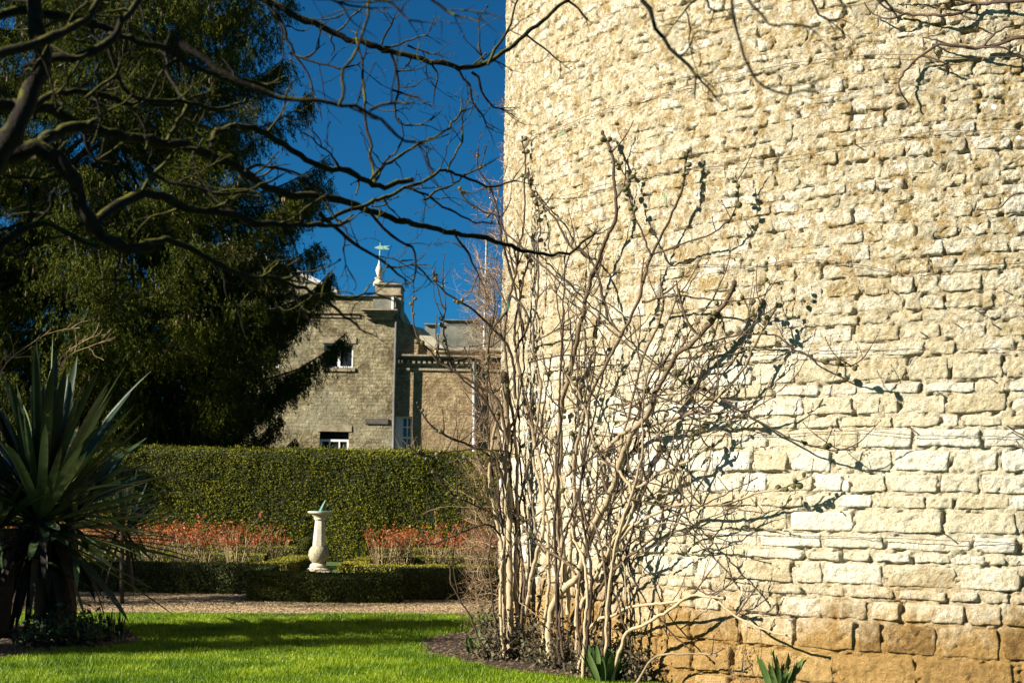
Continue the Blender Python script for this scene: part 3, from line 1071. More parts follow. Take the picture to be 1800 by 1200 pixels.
fig_tips, all_pts, main_tips = [], [], []
fig_normal = np.array([-0.65, -0.76, 0.0])
for (o0, o1, r0, r1, pts) in FIG:
    n = len(pts)
    p3 = [fig_depth(x, y, o0 + (o1 - o0) * i / (n - 1)) for i, (x, y) in enumerate(pts)]
    if pts[0][1] > 1100:
        p3[0][2] = -0.04
    path = smooth_path(p3, 0.05)
    path = path + rng.normal(0, 0.0035, path.shape)
    m = len(path)
    dep = path[:, 1].mean()
    rad = np.linspace(r0, r1, m) * dep / F * (0.64 if r0 < 7 else 0.8)
    q_ = path * 1.0
    sd_ = rng.uniform(0, 99)
    for ax_ in (0, 1, 2):
        path[:, ax_] += 0.013 * vnoise(q_[:, 0] * 3 + sd_, q_[:, 1] * 3 + 9 * ax_, q_[:, 2] * 3) + 0.009 * vnoise(q_[:, 0] * 9 + sd_, q_[:, 1] * 9 + 9 * ax_, q_[:, 2] * 9)
    rad *= 1 + 0.14 * rng.random(m) * (rng.random(m) < 0.35)
    mb = MB()
    tone = (0.9 if r0 >= 5 else rng.uniform(0.0, 0.72))
    kk_ = 7 if r0 > 4 else 5
    hz_ = np.clip(1.15 - (path[:, 2] - .6) / 3.0, 0, 1)
    tube(mb, path, rad, kk_, np.repeat(tone * (.35 + .65 * hz_), kk_))
    tone = float(tone * .45)
    ntw = int(m * 0.05 * 0.95) + 2
    for _ in range(ntw):
        i = int(m * (0.25 + 0.75 * rng.random() ** 0.8))
        i = min(i, m - 2)
        td = path[min(i + 1, m - 1)] - path[i - 1]
        td /= np.linalg.norm(td)
        sd = np.array([rng.normal(), rng.normal() * 0.35, abs(rng.normal()) * 0.7])
        sd /= np.linalg.norm(sd)
        L = rng.uniform(0.12, 0.55)
        grow(mb, path[i], td * 0.5 + sd, L, rad[i] * 0.5 + 0.0022, 1, wig=0.16, up=0.35, k=4, knob=0.5, kids=(0, 2), sub=0.5, tips=fig_tips, tone=tone, step=0.05, flat=fig_normal)
    fig_tips.append((path[-1], path[-1] - path[-3], rad[-1]))
    if len(main_tips) < 96:
        for b_ in (1, 4, 8):
            if m > 12 and path[-1][2] > 1.3:
                main_tips.append((path[-b_], path[-b_] - path[-b_ - 2], rad[-b_]))
    all_pts.append(path[int(m * .4):])
    mb.build('stem', M['fig_bark'], fig, smooth=True)

# buds and small unripe figs in clusters near the shoot tips
fm = MB()
lathe(fm, [(0.001, -0.028), (0.008, -0.022), (0.017, -0.006), (0.0195, 0.006), (0.015, 0.018), (0.005, 0.024)], (0, 0, 0), 8)
fig_me = fm.mesh('fig_fruit', smooth=True)
fig_me.materials.append(M['fig_fruit'])
ti = [t for t in fig_tips if t[0][2] > 1.0]
rng.shuffle(ti)
ti = main_tips + ti
cnt = 0
fo = np.array(fig.location)
for (p, d, r) in ti:
    if cnt >= 230:
        break
    d = np.asarray(d, float) / (np.linalg.norm(d) + 1e-9)
    for _ in range(rng.integers(1, 4)):
        o = bpy.data.objects.new('fig_fruit', fig_me)
        COL.objects.link(o)
        o.parent = fig
        off = rand_unit(1)[0]
        off = off - d * np.dot(off, d)
        off /= np.linalg.norm(off)
        s = rng.uniform(0.75, 1.45)
        o.location = p - d * rng.uniform(0.0, 0.16) + off * 0.022 * s - fo
        ax = Vector(off * 1.0 + d * 0.5)
        o.rotation_euler = ax.to_track_quat('Z', 'Y').to_euler()
        o.scale = (s, s, s)
        cnt += 1
# leaf scars and end buds, too small to pick apart
mb = MB()
for (p, d, r) in fig_tips:
    ball(mb, p, max(0.006, r * 1.5), 0.3, (1, 1, 1.6))
    ball(mb, p - np.asarray(d) / (np.linalg.norm(d) + 1e-9) * 0.05 + rng.normal(0, 0.004, 3), max(0.005, r * 1.5), 0.3)
o = mb.build('buds', M['fig_bark'], fig)
o['kind'] = 'stuff'


# dense dry climber down the shaded left edge of the tower
def twig_mass(name, label, cat, boxes, mat, lmin, lmax, r, lvl=2, tone=None):
    root = thing(name, label, cat, G(*boxes[0][0:2]) if False else boxes[0][5])
    mb = MB()
    for (x0, x1, y0, y1, n, _, Y0, Y1) in boxes:
        for _k in range(n):
            px, py = rng.uniform(x0, x1), rng.uniform(y0, y1)
            p = P(px, py, rng.uniform(Y0, Y1))
            d = np.array([-abs(rng.normal()) * 0.8, rng.normal() * 0.5, rng.normal() * 0.7 + 0.3])
            grow(mb, p, d, rng.uniform(lmin, lmax), r, lvl, wig=0.33, up=0.1, k=3, kids=(2, 4), sub=0.55, tone=rng.random(), step=0.035)
    mb.build('twigs', mat, root)
    return root, mb


GB = G(868, 1110)
twig_mass('climbing_shrub', 'dense mass of dry tan climber twigs down the left edge of the tower', 'climber',
          [(846, 886, 480, 700, 190, GB, 15.9, 17.0), (832, 880, 690, 1090, 210, GB, 15.7, 17.0), (868, 886, 330, 500, 50, GB, 16.2, 17)], M['creeper'], 0.12, 0.42, 0.0048)
a = on_tower(883, 200, 0.0)
for (lab, ys) in (('upper of two small dry twig tufts high on the left tower edge', ((183, 10), (194, 8))), ('lower of two small dry twig tufts high on the left tower edge', ((262, 16), (284, 11)))):
    _tuft = thing('climber_tuft', lab, 'climber', P(886, ys[0][0], 16.8), group='twig tufts on the tower edge')
    mb = MB()
    for (py, n) in ys:
        for _ in range(n):
            grow(mb, P(888, py + rng.normal(0, 6), 16.8), np.array([-1, rng.normal() * .4, rng.normal() * .7 + .25]), rng.uniform(.04, .13), 0.0035, 1, wig=.4, k=3, kids=(1, 3), step=.03, tone=rng.random())
    o = mb.build('twigs', M['creeper'], _tuft)
    o['kind'] = 'stuff'


# dark climber shoots at the top right of the wall
cl = thing('wall_climber', 'dark bare climber shoots trailing across the top right of the tower wall', 'climber', on_tower(1790, 90, 0.05))
for (off, r0, r1, pts) in [
    (.12, 5, 2, [(1840, 72), (1790, 77), (1740, 87), (1700, 92), (1655, 88), (1612, 112), (1588, 145), (1590, 170), (1605, 190)]),
    (.10, 5, 2, [(1840, 8), (1790, 11), (1720, 12), (1692, 30), (1650, 36), (1600, 29), (1565, 22), (1545, 5), (1535, -20)]),
    (.14, 3, 1.5, [(1700, 92), (1760, 96), (1800, 110)]), (.10, 3, 1.5, [(1690, 90), (1650, 80), (1625, 70), (1628, 88)]),
    (.12, 3, 1.5, [(1625, 105), (1660, 118), (1675, 130)]), (.1, 3, 1.4, [(1730, 88), (1760, 62), (1800, 48), (1840, 40)]),
    (.1, 3, 1.5, [(1720, 14), (1660, 5), (1610, 2), (1560, -4)]), (.1, 3, 1.3, [(1600, 30), (1570, 42), (1540, 30), (1525, 10)]),
    (.09, 2.5, 1.3, [(1690, 30), (1715, 45), (1735, 38)]), (.1, 2.5, 1.3, [(1845, 350), (1790, 345), (1755, 370), (1720, 372)]),
    (.12, 3, 1.5, [(1850, 775), (1805, 770), (1782, 757), (1770, 750)]), (.1, 2.5, 1.5, [(1850, 800), (1800, 790), (1785, 775)])]:
    path = smooth_path([on_tower(x, y, off + 0.04 * math.sin(i * 2.1)) for i, (x, y) in enumerate(pts)], 0.04)
    path += rng.normal(0, 0.004, path.shape)
    mb = MB()
    rad = np.linspace(r0, r1, len(path)) * 11.8 / F * 0.75
    tube(mb, path, rad, 5)
    for _ in range(int(len(path) * 0.16)):
        i = rng.integers(2, len(path) - 1)
        grow(mb, path[i], rand_unit(1)[0] * [1, .3, 1] + (path[i] - path[i - 1]) * 8, rng.uniform(.06, .28), 0.004, 1, wig=.3, k=3, kids=(0, 3), step=.04)
    mb.build('shoot', M['dark_twig'], cl)

# twine ties
for (x, y, lb) in [(998, 232, 'frayed green twine tied to the wire above the top of the fig bush'), (893, 532, 'frayed green twine tied round a bent fig stem at the tower edge'),
                   (1175, 345, 'frayed green twine hanging among the upper right fig shoots')]:
    mb = MB()
    p = (on_tower(x, y, 0.07) if x > 950 else fig_depth(x, y, .5))
    o = p.copy()
    for _ in range(5):
        grow(mb, p + rng.normal(0, .012, 3), np.array([rng.normal() * .5, rng.normal() * .3, -1]), rng.uniform(.06, .11), .0028, 0, wig=.5, up=-.3, k=3, step=.02)
    ob = mb.build('twine', M['twine'], None, origin=tuple(float(q) for q in o))
    tag(ob, lb, 'twine', group='green twine ties')


# ivy and leaf litter at the foot of the fig
def leaf_patch(name, label, cat, cx, cy, sx, sy, h, n, L, W, mat, parent=None, leafname='leaves', stems=0, stem_mat=None):
    root = thing(name, label, cat, (cx, cy, 0))
    x = cx + rng.normal(0, sx, n)
    y = cy + rng.normal(0, sy, n)
    rr = ((x - cx) / sx) ** 2 + ((y - cy) / sy) ** 2
    z = h * rng.random(n) * np.exp(-rr / 3.0) + 0.02
    mb = MB()
    nr = rand_unit(n) + np.array([-.2, -.4, .8])
    nr /= np.linalg.norm(nr, axis=1)[:, None]
    cards(mb, np.stack([x, y, z], -1), L * rng.uniform(.6, 1.3, n), W * rng.uniform(.6, 1.3, n), None, nr, rng.random(n), 0.6)
    mb.build(leafname, mat, root)
    return root


iv = thing('ivy', 'low mottled ivy and dead leaves around the foot of the fig bush', 'ivy', G(960, 1155))
mb, sb = MB(), MB()
for _ in range(420):
    px = rng.uniform(840, 1125)
    hit = tower_hit(max(px, 889), 1000)
    g = G(px, 880 + 4000 / min(hit[1], 15.6) + rng.uniform(0, 20) * (1 if px > 880 else 1.6) - (6 if px < 880 else 0))
    h = rng.uniform(0.04, 0.26)
    n = 34
    c = g + np.stack([rng.normal(0, .07, n), rng.normal(0, .07, n), np.abs(rng.normal(0, h, n)) + .015], -1)
    cards(mb, c, rng.uniform(.012, .028, n), rng.uniform(.010, .022, n), None, rand_unit(n) + [-.3, -.4, .5], rng.random(n), .8)
    grow(sb, g, np.array([rng.normal() * .7, rng.normal() * .4 - .2, 1]), rng.uniform(.1, .45), .003, 1, wig=.3, k=3, kids=(1, 3), step=.04, tone=rng.random())
mb.build('leaves', M['ivy'], iv)
o = sb.build('stems', M['creeper'], iv)
o['kind'] = 'stuff'


# bulbs with strap leaves
def blade(mb, base, d, L, W, bend, tone, n=6, fold=0.25, side=None):
    """a pointed strap leaf with a folded middle; d is its start direction, bend how it droops"""
    d = np.array(d, float)
    d /= np.linalg.norm(d)
    if side is None:
        side = np.cross(d, [0, 0, 1.0])
    if np.linalg.norm(side) < 1e-3:
        side = np.array([1.0, 0, 0])
    side = side / np.linalg.norm(side)
    pts, q = [np.array(base, float)], np.array(base, float)
    for i in range(n):
        d = d + np.array([0, 0, -bend / n])
        d /= np.linalg.norm(d)
        q = q + d * L / n
        pts.append(q)
    pts = np.array(pts)
    t = np.linspace(0, 1, n + 1)
    w = W * np.clip(np.minimum(0.55 + 1.6 * t, 1) * np.sqrt(np.clip(1 - ((t - .35) / .65).clip(0) ** 2.2, 0, 1)), 0.02, 1)
    tg = np.gradient(pts, axis=0)
    nrm = np.cross(side[None], tg)
    nrm /= np.linalg.norm(nrm, axis=1)[:, None] + 1e-9
    l = pts - side * w[:, None] + nrm * (w * fold)[:, None]
    r = pts + side * w[:, None] + nrm * (w * fold)[:, None]
    v = np.stack([l, pts, r], 1).reshape(-1, 3)
    f = []
    for i in range(n):
        a = i * 3
        f += [[a, a + 1, a + 4, a + 3], [a + 1, a + 2, a + 5, a + 4]]
    mb.add(v, np.array(f), tone)


def bulb_clump(px, py, n, L, W, label):
    g = G(px, py)
    root = thing('bulb_plant', label, 'bulb plant', g, group='bulb clumps in leaf along the tower bed')
    for i in range(n):
        mb = MB()
        a = rng.uniform(0, 6.28)
        b = g + np.array([math.cos(a), math.sin(a), 0]) * rng.uniform(0, .10)
        tl = rng.uniform(.15, .6)
        blade(mb, b, [math.cos(a) * tl, math.sin(a) * tl, 1], L * rng.uniform(.6, 1.1), W * rng.uniform(.7, 1.2), rng.uniform(0, .5), rng.random(), 6, .35,
              side=np.array([-math.sin(a + rng.normal(0, .6)), math.cos(a + rng.normal(0, .6)), 0]))
        mb.build('leaf', M['bulb'], root, smooth=True)


bulb_clump(1064, 1197, 44, 0.34, 0.030, 'clump of broad green bulb leaves between fig bush and lawn edge')
bulb_clump(1372, 1222, 70, 0.38, 0.030, 'clump of broad green bulb leaves in front of the orange tower base')
bulb_clump(836, 1150, 24, 0.26, 0.020, 'smaller green bulb clump on the dark soil left of the fig bush')

# dry herbaceous stalks by the tower foot
dh = thing('dead_flower_stalks', 'thin dry brown flower stalks standing against the orange base of the tower', 'dead plant', G(1320, 1199))
mb = MB()
for i in range(16):
    g = G(rng.uniform(1280, 1400), 1218 + rng.normal(0, 3))
    L = rng.uniform(.5, 1.05)
    tt = []
    grow(mb, g, np.array([rng.normal() * .22, rng.normal() * .1, 1]), L, .0028, 2, wig=.07, up=.1, k=3, kids=(2, 4), sub=.3, tips=tt, step=.06, tone=rng.random())
    for (p, d, r) in tt:
        ball(mb, p, .007, rng.random())
mb.build('stalks', M['creeper'], dh)


# ------------------------------------------------------------------ foreground mossy tree
mag = thing('mossy_tree', 'gnarled leafless tree with mossy limbs overhanging from the upper left', 'tree', G(-180, 1900))


def limb(pts, d0, d1, r0, r1, twigs=1.0, k=7, knob=0.3, tl=(0.06, 0.34)):
    n = len(pts)
    p3 = [P(x, y, d0 + (d1 - d0) * i / (n - 1)) for i, (x, y) in enumerate(pts)]
    lin = np.concatenate([np.asarray(p3[a_]) + (np.asarray(p3[a_ + 1]) - np.asarray(p3[a_])) * np.linspace(0, 1, max(2, int(np.linalg.norm(p3[a_ + 1] - p3[a_]) / .03)), endpoint=False)[:, None] for a_ in range(n - 1)] + [np.asarray(p3[-1])[None]])
    path = lin.copy()
    path[1:-1] = (lin[:-2] + 2 * lin[1:-1] + lin[2:]) / 4
    sd_ = rng.uniform(0, 99)
    q_ = path * 1.0
    amp = 0.011 + 0.3 * r1 * d1 / F
    for ax_ in range(3):
        path[:, ax_] += amp * vnoise(q_[:, 0] * 7 + sd_, q_[:, 1] * 7 + ax_ * 13, q_[:, 2] * 7) + 0.75 * amp * vnoise(q_[:, 0] * 23 + sd_, q_[:, 1] * 19 + ax_ * 13, q_[:, 2] * 19)
    path = path + rng.normal(0, 0.0022, path.shape)
    m = len(path)
    rad = np.linspace(r0, r1, m) * path[:, 1] / F * 0.68
    rad = rad * (1 + knob * rng.random(m) * (rng.random(m) < 0.22))
    mb = MB()
    tube(mb, path, rad, k)
    for _ in range(int(m * 0.30 * twigs) + 1):
        if m < 5:
            break
        i = int(rng.integers(2, m - 1))
        td = path[i] - path[i - 1]
        td /= np.linalg.norm(td)
        sd = np.array([rng.normal(), rng.normal() * .5, rng.normal()])
        sd /= np.linalg.norm(sd)
        tips = []
        grow(mb, path[i], td * .5 + sd, rng.uniform(*tl), max(0.0022, min(0.005, rad[i] * .45)), 2 if rng.random() < .4 else 1, wig=.36, up=.12, k=4, knob=.8, kids=(0, 3), sub=.5, tips=tips, step=.022)
        for (p, d, r) in tips:
            ball(mb, p, r * 1.7, None, (1, 1, 1.3))
    ed_ = path[-1] - path[-3]
    if r1 < 6:
        for _ in range(3):
            grow(mb, path[-1], ed_ / np.linalg.norm(ed_) + rng.normal(0, .5, 3), rng.uniform(.04, .13), rad[-1] * .6, 1, wig=.3, up=.1, k=4, knob=.8, kids=(1, 2), sub=.5, step=.02)
    ball(mb, path[-1], rad[-1] * 1.2)
    return mb.build('branch', M['mossy'], mag, smooth=True)


LIMBS = [
    ([(380, -45), (430, -18), (480, 5), (540, 35), (590, 62), (650, 78), (690, 95), (740, 105), (800, 118), (832, 122), (850, 113), (885, 95), (920, 65), (960, 35), (1003, -2), (1040, -40)], 6.0, 6.6, 10, 4, .5),
    ([(828, 122), (845, 150), (850, 165), (870, 190), (890, 192)], 6.4, 6.5, 4, 2, .8),
    ([(800, 120), (822, 150), (830, 185), (848, 205), (852, 222)], 6.3, 6.4, 3.5, 2, .8),
    ([(690, 97), (698, 130), (703, 155), (692, 195), (700, 218), (742, 220)], 6.2, 6.2, 4, 2, .8),
    ([(690, 155), (715, 170), (745, 180)], 6.2, 6.2, 3, 2, .5),
    ([(860, 108), (872, 70), (893, 48), (905, 20), (916, -10)], 6.3, 6.3, 4, 2.5, .8),
    ([(470, 8), (500, 45), (510, 80), (530, 110), (545, 140), (555, 172)], 6.0, 6.0, 5, 2.2, 1.0),
    ([(515, 95), (560, 115), (600, 118), (632, 115), (640, 92)], 6.0, 5.9, 3.5, 2, .8),
    ([(530, 100), (560, 85), (565, 55)], 6.0, 5.9, 3, 2, .8),
    ([(670, 78), (680, 55), (688, 35)], 6.1, 6.1, 3, 2, .4), ([(672, 80), (715, 75), (750, 65)], 6.1, 6.1, 3, 2, .4), ([(715, 77), (762, 92)], 6.1, 6.1, 3, 2, .2),
    ([(300, 60), (380, 115), (440, 155), (500, 178), (560, 186), (600, 188), (650, 198), (700, 230), (742, 250)], 3.6, 3.8, 9, 3.5, .3),
    ([(598, 188), (600, 150), (604, 125), (630, 90), (645, 50), (660, -10)], 3.7, 3.8, 4.5, 3.5, .2), ([(650, 198), (690, 172), (715, 178)], 3.7, 3.7, 4, 3, .2),
    ([(-60, 175), (0, 185), (80, 188), (150, 222), (200, 236), (250, 246), (330, 256), (370, 275), (430, 300), (470, 332), (520, 345), (590, 348), (640, 365), (700, 384), (740, 398), (780, 403), (833, 413), (883, 430), (940, 447), (1000, 446), (1046, 412)], 4.6, 6.6, 16, 3.2, .45),
    ([(365, 262), (395, 228), (430, 222), (470, 235), (530, 270), (565, 292), (610, 300), (640, 320), (680, 329), (722, 314)], 5.0, 5.6, 9, 7, .35),
    ([(658, 322), (655, 285), (648, 230), (636, 160), (631, 90), (626, 62)], 5.6, 6.0, 4.5, 2.8, .12),
    ([(656, 322), (680, 290), (705, 272), (740, 255), (785, 232), (811, 194)], 5.6, 6.0, 4, 2.6, .3),
    ([(560, 395), (600, 372), (650, 358), (690, 342), (740, 318), (770, 302), (800, 305), (850, 322), (902, 315)], 5.6, 6.2, 6, 2.8, .5),
    ([(765, 302), (762, 290), (756, 272)], 6.0, 6.0, 2.8, 2.2, .0), ([(785, 300), (805, 262), (816, 238), (814, 213)], 6.0, 6.1, 3, 2, .3),
    ([(710, 330), (760, 350), (800, 375), (830, 390), (860, 395)], 6.0, 6.2, 3.5, 2.2, .6), ([(740, 350), (790, 322), (840, 292)], 6.0, 6.1, 3.5, 2.2, .4),
    ([(560, 372), (590, 400), (607, 417), (633, 427), (660, 447), (683, 470), (708, 483)], 5.2, 5.4, 6, 2.6, .8), ([(680, 468), (720, 465)], 5.4, 5.4, 3, 2, .2),
    ([(640, 368), (673, 400), (700, 420), (720, 433), (733, 458), (728, 492)], 5.6, 5.8, 4.5, 2.4, .8), ([(732, 462), (755, 490)], 5.7, 5.8, 2.8, 2, .3),
    ([(800, 405), (810, 430), (826, 452), (842, 486)], 6.2, 6.3, 3.6, 2.4, .6),
    ([(-160, 330), (-60, 285), (0, 268), (60, 262), (110, 272), (138, 310), (152, 370), (178, 418), (222, 440), (260, 432)], 4.2, 4.4, 33, 13, .6),
    ([(60, 265), (110, 240), (160, 222)], 4.3, 4.5, 19, 13, .5),
    ([(170, 405), (195, 370), (240, 347), (290, 352), (350, 368), (420, 378), (480, 392), (540, 396), (600, 388)], 4.4, 5.0, 15, 5, .7),
    ([(215, 438), (280, 420), (340, 435), (400, 468), (450, 487), (500, 495), (547, 513), (573, 530), (600, 550), (634, 578)], 4.4, 5.2, 9, 3, .7),
    ([(545, 513), (600, 522), (657, 515)], 5.0, 5.2, 3.5, 2.4, .4), ([(510, 500), (530, 540), (545, 548)], 5, 5, 3, 2, .4),
    ([(-70, 400), (-20, 300), (30, 225), (52, 150), (70, 80), (60, 10), (90, -60)], 4.1, 4.2, 34, 17, .6),
    ([(-50, 30), (30, 18), (100, 22), (180, 50), (260, 72), (330, 112), (400, 142), (470, 150)], 4.3, 4.8, 14, 5, .7),
    ([(40, 120), (90, 100), (150, 105), (200, 70), (230, 20), (260, -40)], 4.3, 4.5, 14, 6, .7),
    ([(-30, 90), (30, 85), (90, 70), (150, 30), (190, -30)], 3.9, 4.1, 15, 8, .5),
    ([(190, 60), (200, 110), (215, 150), (260, 175), (310, 180), (360, 160)], 4.5, 4.8, 7, 3, .8),
    ([(20, 210), (90, 170), (150, 160), (230, 180), (300, 178), (380, 190), (430, 175)], 4.4, 4.9, 10, 4, .7),
    ([(150, 175), (180, 150), (205, 140), (210, 110)], 4.5, 4.6, 6, 3, .5),
    ([(-60, 480), (0, 430), (50, 400), (110, 405), (160, 420)], 4.2, 4.3, 12, 7, .5),
    ([(300, 256), (320, 215), (330, 180), (300, 140), (290, 90)], 4.7, 4.9, 6, 3, .7),
    ([(250, 300), (300, 320), (350, 330), (400, 345), (440, 340), (490, 310)], 4.9, 5.1, 6, 3, .7),
    ([(430, 300), (460, 290), (500, 292), (550, 330)], 5.0, 5.2, 5, 2.5, .7),
    ([(480, 0), (520, -10), (600, 8), (640, 10)], 3.6, 3.7, 4, 3, .4), ([(660, -10), (690, 5), (718, 32)], 3.8, 3.8, 4, 3, .2), ([(745, -12), (770, 8), (800, 27)], 3.8, 3.8, 4.5, 3, .2),
    ([(1112, -50), (1125, -10), (1140, 15), (1165, 60), (1195, 95), (1226, 131)], 4.2, 4.2, 6, 5, .12),
    ([(1285, -50), (1290, -5), (1297, 60), (1310, 110), (1325, 145), (1360, 166), (1412, 160)], 3.4, 3.4, 4.5, 3, .1),
    ([(1295, -40), (1325, 12), (1350, 38), (1380, 50), (1415, 47)], 3.3, 3.3, 4, 3, .1),
    ([(1260, -40), (1235, -8), (1210, 5), (1197, 32)], 4.6, 4.6, 3.5, 2.4, .2), ([(1235, -10), (1248, 12), (1252, 25), (1265, 25)], 4.6, 4.6, 3.5, 2.4, .2),
    ([(1400, -40), (1425, 3), (1437, 32), (1452, 33)], 4.6, 4.6, 4, 2.8, .2), ([(1465, -40), (1478, -5), (1485, 15)], 4.6, 4.6, 4.5, 3, .2),
    ([(1530, -40), (1550, 5), (1560, 15)], 4.6, 4.6, 4.5, 3, .1), ([(1003, 0), (1018, 18), (1032, 34)], 6.3, 6.3, 3.5, 2.2, .3), ([(925, 62), (950, 78), (982, 108)], 6.4, 6.4, 3, 2, .5),
]
for L in LIMBS:
    limb(*L)
# high limbs above the frame that carry the hanging tips on the right
limb([(-120, 180), (-60, 0), (40, -110), (200, -150), (400, -140), (650, -120), (900, -105), (1130, -70), (1290, -62), (1420, -60), (1560, -60)], 4.1, 4.0, 30, 6, .15)
limb([(-80, 0), (60, -60), (200, -70), (330, -60), (400, -30)], 4.1, 5.9, 20, 11, .2)
# trunk beyond the left edge of the frame
tp = np.array([G(-180, 1900) - [0, 0, .05], P(-190, 1400, 4.1), P(-175, 900, 4.1), P(-150, 560, 4.1), P(-110, 360, 4.1), P(-50, 250, 4.1)])
mb = MB()
path = smooth_path(tp, .08)
tube(mb, path + rng.normal(0, .006, path.shape), np.linspace(.22, .10, len(path)), 12)
mb.build('trunk', M['mossy'], mag, smooth=True)


# ------------------------------------------------------------------ sword-leaved plant at the left
def sword_plant(name, label, trunks, heads, cat='yucca'):
    root = thing(name, label, cat, G(*trunks[0][0]))
    for (gpx, top, Y, r0, r1) in trunks:
        g = G(*gpx)
        t = P(top[0], top[1], g[1])
        path = smooth_path([g - [0, 0, .05], g * .6 + t * .4 + [rng.normal() * .05, 0, 0], t], .08)
        mb = MB()
        rr = np.linspace(r0, r1, len(path)) * (1 + .12 * rng.random(len(path)))
        tube(mb, path, rr, 12)
        mb.build('trunk', M['yucca_trunk'], root, smooth=True)
    for (px, py, Y, n, L, W, e0, e1, dry) in heads:
        c = P(px, py, Y)
        for i in range(n):
            t = (i + .5) / n
            el = math.radians(e0 + (e1 - e0) * t ** .85 + rng.normal(0, 9))
            az = i * 2.399963 + rng.normal(0, .45)
            d = np.array([math.cos(az) * math.cos(el), math.sin(az) * math.cos(el), math.sin(el)])
            b = c + np.array([math.cos(az), math.sin(az), 0]) * .06 + [0, 0, -.35 * t]
            mb = MB()
            side = np.cross(d, [0, 0, 1.0]) + rng.normal(0, .15, 3)
            isdry = dry
            blade(mb, b, d, L * rng.uniform(.72, 1.08), W * rng.uniform(.75, 1.15), (abs(rng.normal(0, .30)) if not isdry else rng.uniform(.4, 1.6)), rng.random(), 9, .30, side)
            mb.build('dead_leaf' if isdry else 'leaf', M['yucca_dry'] if isdry else M['yucca'], root, smooth=False)
    return root


sword_plant('giant_yucca', 'large spiky yucca with long sword leaves on dark twin trunks at the left edge', [((78, 1112), (70, 900), 0, .14, .12), ((108, 1116), (110, 920), 0, .13, .12), ((-15, 1122), (10, 930), 0, .16, .12)],
            [(72, 885, 16.6, 150, 1.9, .060, 88, -10, False), (72, 900, 16.6, 52, 1.35, .045, -15, -65, True), (130, 900, 16.9, 34, 1.25, .05, 50, -20, False), (-15, 920, 16.4, 36, 1.3, .05, 70, -20, False)])
sword_plant('small_yucca', 'smaller yucca rosette half hidden behind the giant yucca near the tall hedge', [((215, 1062), (215, 930), 0, .03, .03)],
            [(218, 912, 22.0, 60, .95, .035, 75, -15, False), (218, 922, 22.0, 14, .8, .03, -20, -75, True)])
sword_plant('yucca_offset', 'little pale green yucca offset beside the dark trunks', [((128, 1078), (128, 1066), 0, .05, .05)],
            [(128, 1070, 20.2, 12, .33, .022, 78, 10, False)])

# low dark shrub and iris fans in the left bed
ls = thing('low_shrub', 'low dark leafy shrub under the yucca trunks in the left bed', 'shrub', G(110, 1130))
mb, sb = MB(), MB()
for _ in range(70):
    px = rng.uniform(40, 180)
    g = G(px, rng.uniform(1116, 1140))
    h = rng.uniform(.08, .30)
    n = 22
    c = g + np.stack([rng.normal(0, .09, n), rng.normal(0, .09, n), np.abs(rng.normal(h * .6, h * .4, n))], -1)
    cards(mb, c, rng.uniform(.025, .05, n), rng.uniform(.012, .022, n), None, rand_unit(n) + [-.2, -.2, .7], rng.random(n), .7)
    tube(sb, [g, g + [rng.normal() * .04, 0, h * .5], g + [rng.normal() * .08, 0, h]], [.006, .004, .002], 4)
mb.build('leaves', M['low_leaf'], ls)
o = sb.build('stems', M['yucca_trunk'], ls)
o['kind'] = 'stuff'
ir = thing('iris_clump', 'clump of thin upright dark iris leaves at the right end of the left bed', 'iris', G(195, 1126))
for i in range(60):
    g = G(rng.uniform(155, 218), rng.uniform(1112, 1136))
    mb = MB()
    a = rng.uniform(0, 6.28)
    blade(mb, g, [rng.normal() * .18, rng.normal() * .12, 1], rng.uniform(.16, .34), .009, rng.uniform(0, .15), rng.random(), 4, .3, np.array([math.cos(a), math.sin(a), 0]))
    mb.build('leaf', M['low_leaf'], ir)
lb = thing('leafy_branch_shrub', 'thin pale bare twigs arching behind the top of the giant yucca', 'bare shrub', G(30, 1060))
mb = MB()
for (pts) in [[(10, 1050), (5, 800), (0, 660), (60, 600), (100, 582), (140, 576)], [(40, 1050), (60, 760), (100, 640), (150, 598), (172, 590), (180, 578)],
              [(60, 1040), (80, 760), (110, 640), (160, 608), (184, 602)], [(0, 1050), (-10, 760), (0, 640), (30, 628), (70, 626)]]:
    path = smooth_path([P(x, y, 22.5) for x, y in pts], .08)
    tube(mb, path, np.linspace(.018, .006, len(path)), 5)
    for _ in range(12):
        i = int(len(path) * rng.uniform(.6, .98))
        grow(mb, path[i], path[i] - path[i - 1] + rand_unit(1)[0] * .06, rng.uniform(.12, .4), .007, 1, wig=.3, k=3, kids=(0, 3), step=.05)
mb.build('twigs', M['bare_shrub'], lb)


# ------------------------------------------------------------------ clipped hedges
def surf_points(n, faces):
    """faces: list of (origin, u, v); uniform random points by area, with outward normals u x v"""
    A = np.array([np.linalg.norm(np.cross(u, v)) for _, u, v in faces])
    idx = rng.choice(len(faces), n, p=A / A.sum())
    O = np.array([f[0] for f in faces], float)[idx]
    U = np.array([f[1] for f in faces], float)[idx]
    V = np.array([f[2] for f in faces], float)[idx]
    p = O + U * rng.random((n, 1)) + V * rng.random((n, 1))
    nr = np.cross(U, V)
    nr /= np.linalg.norm(nr, axis=1)[:, None]
    return p, nr


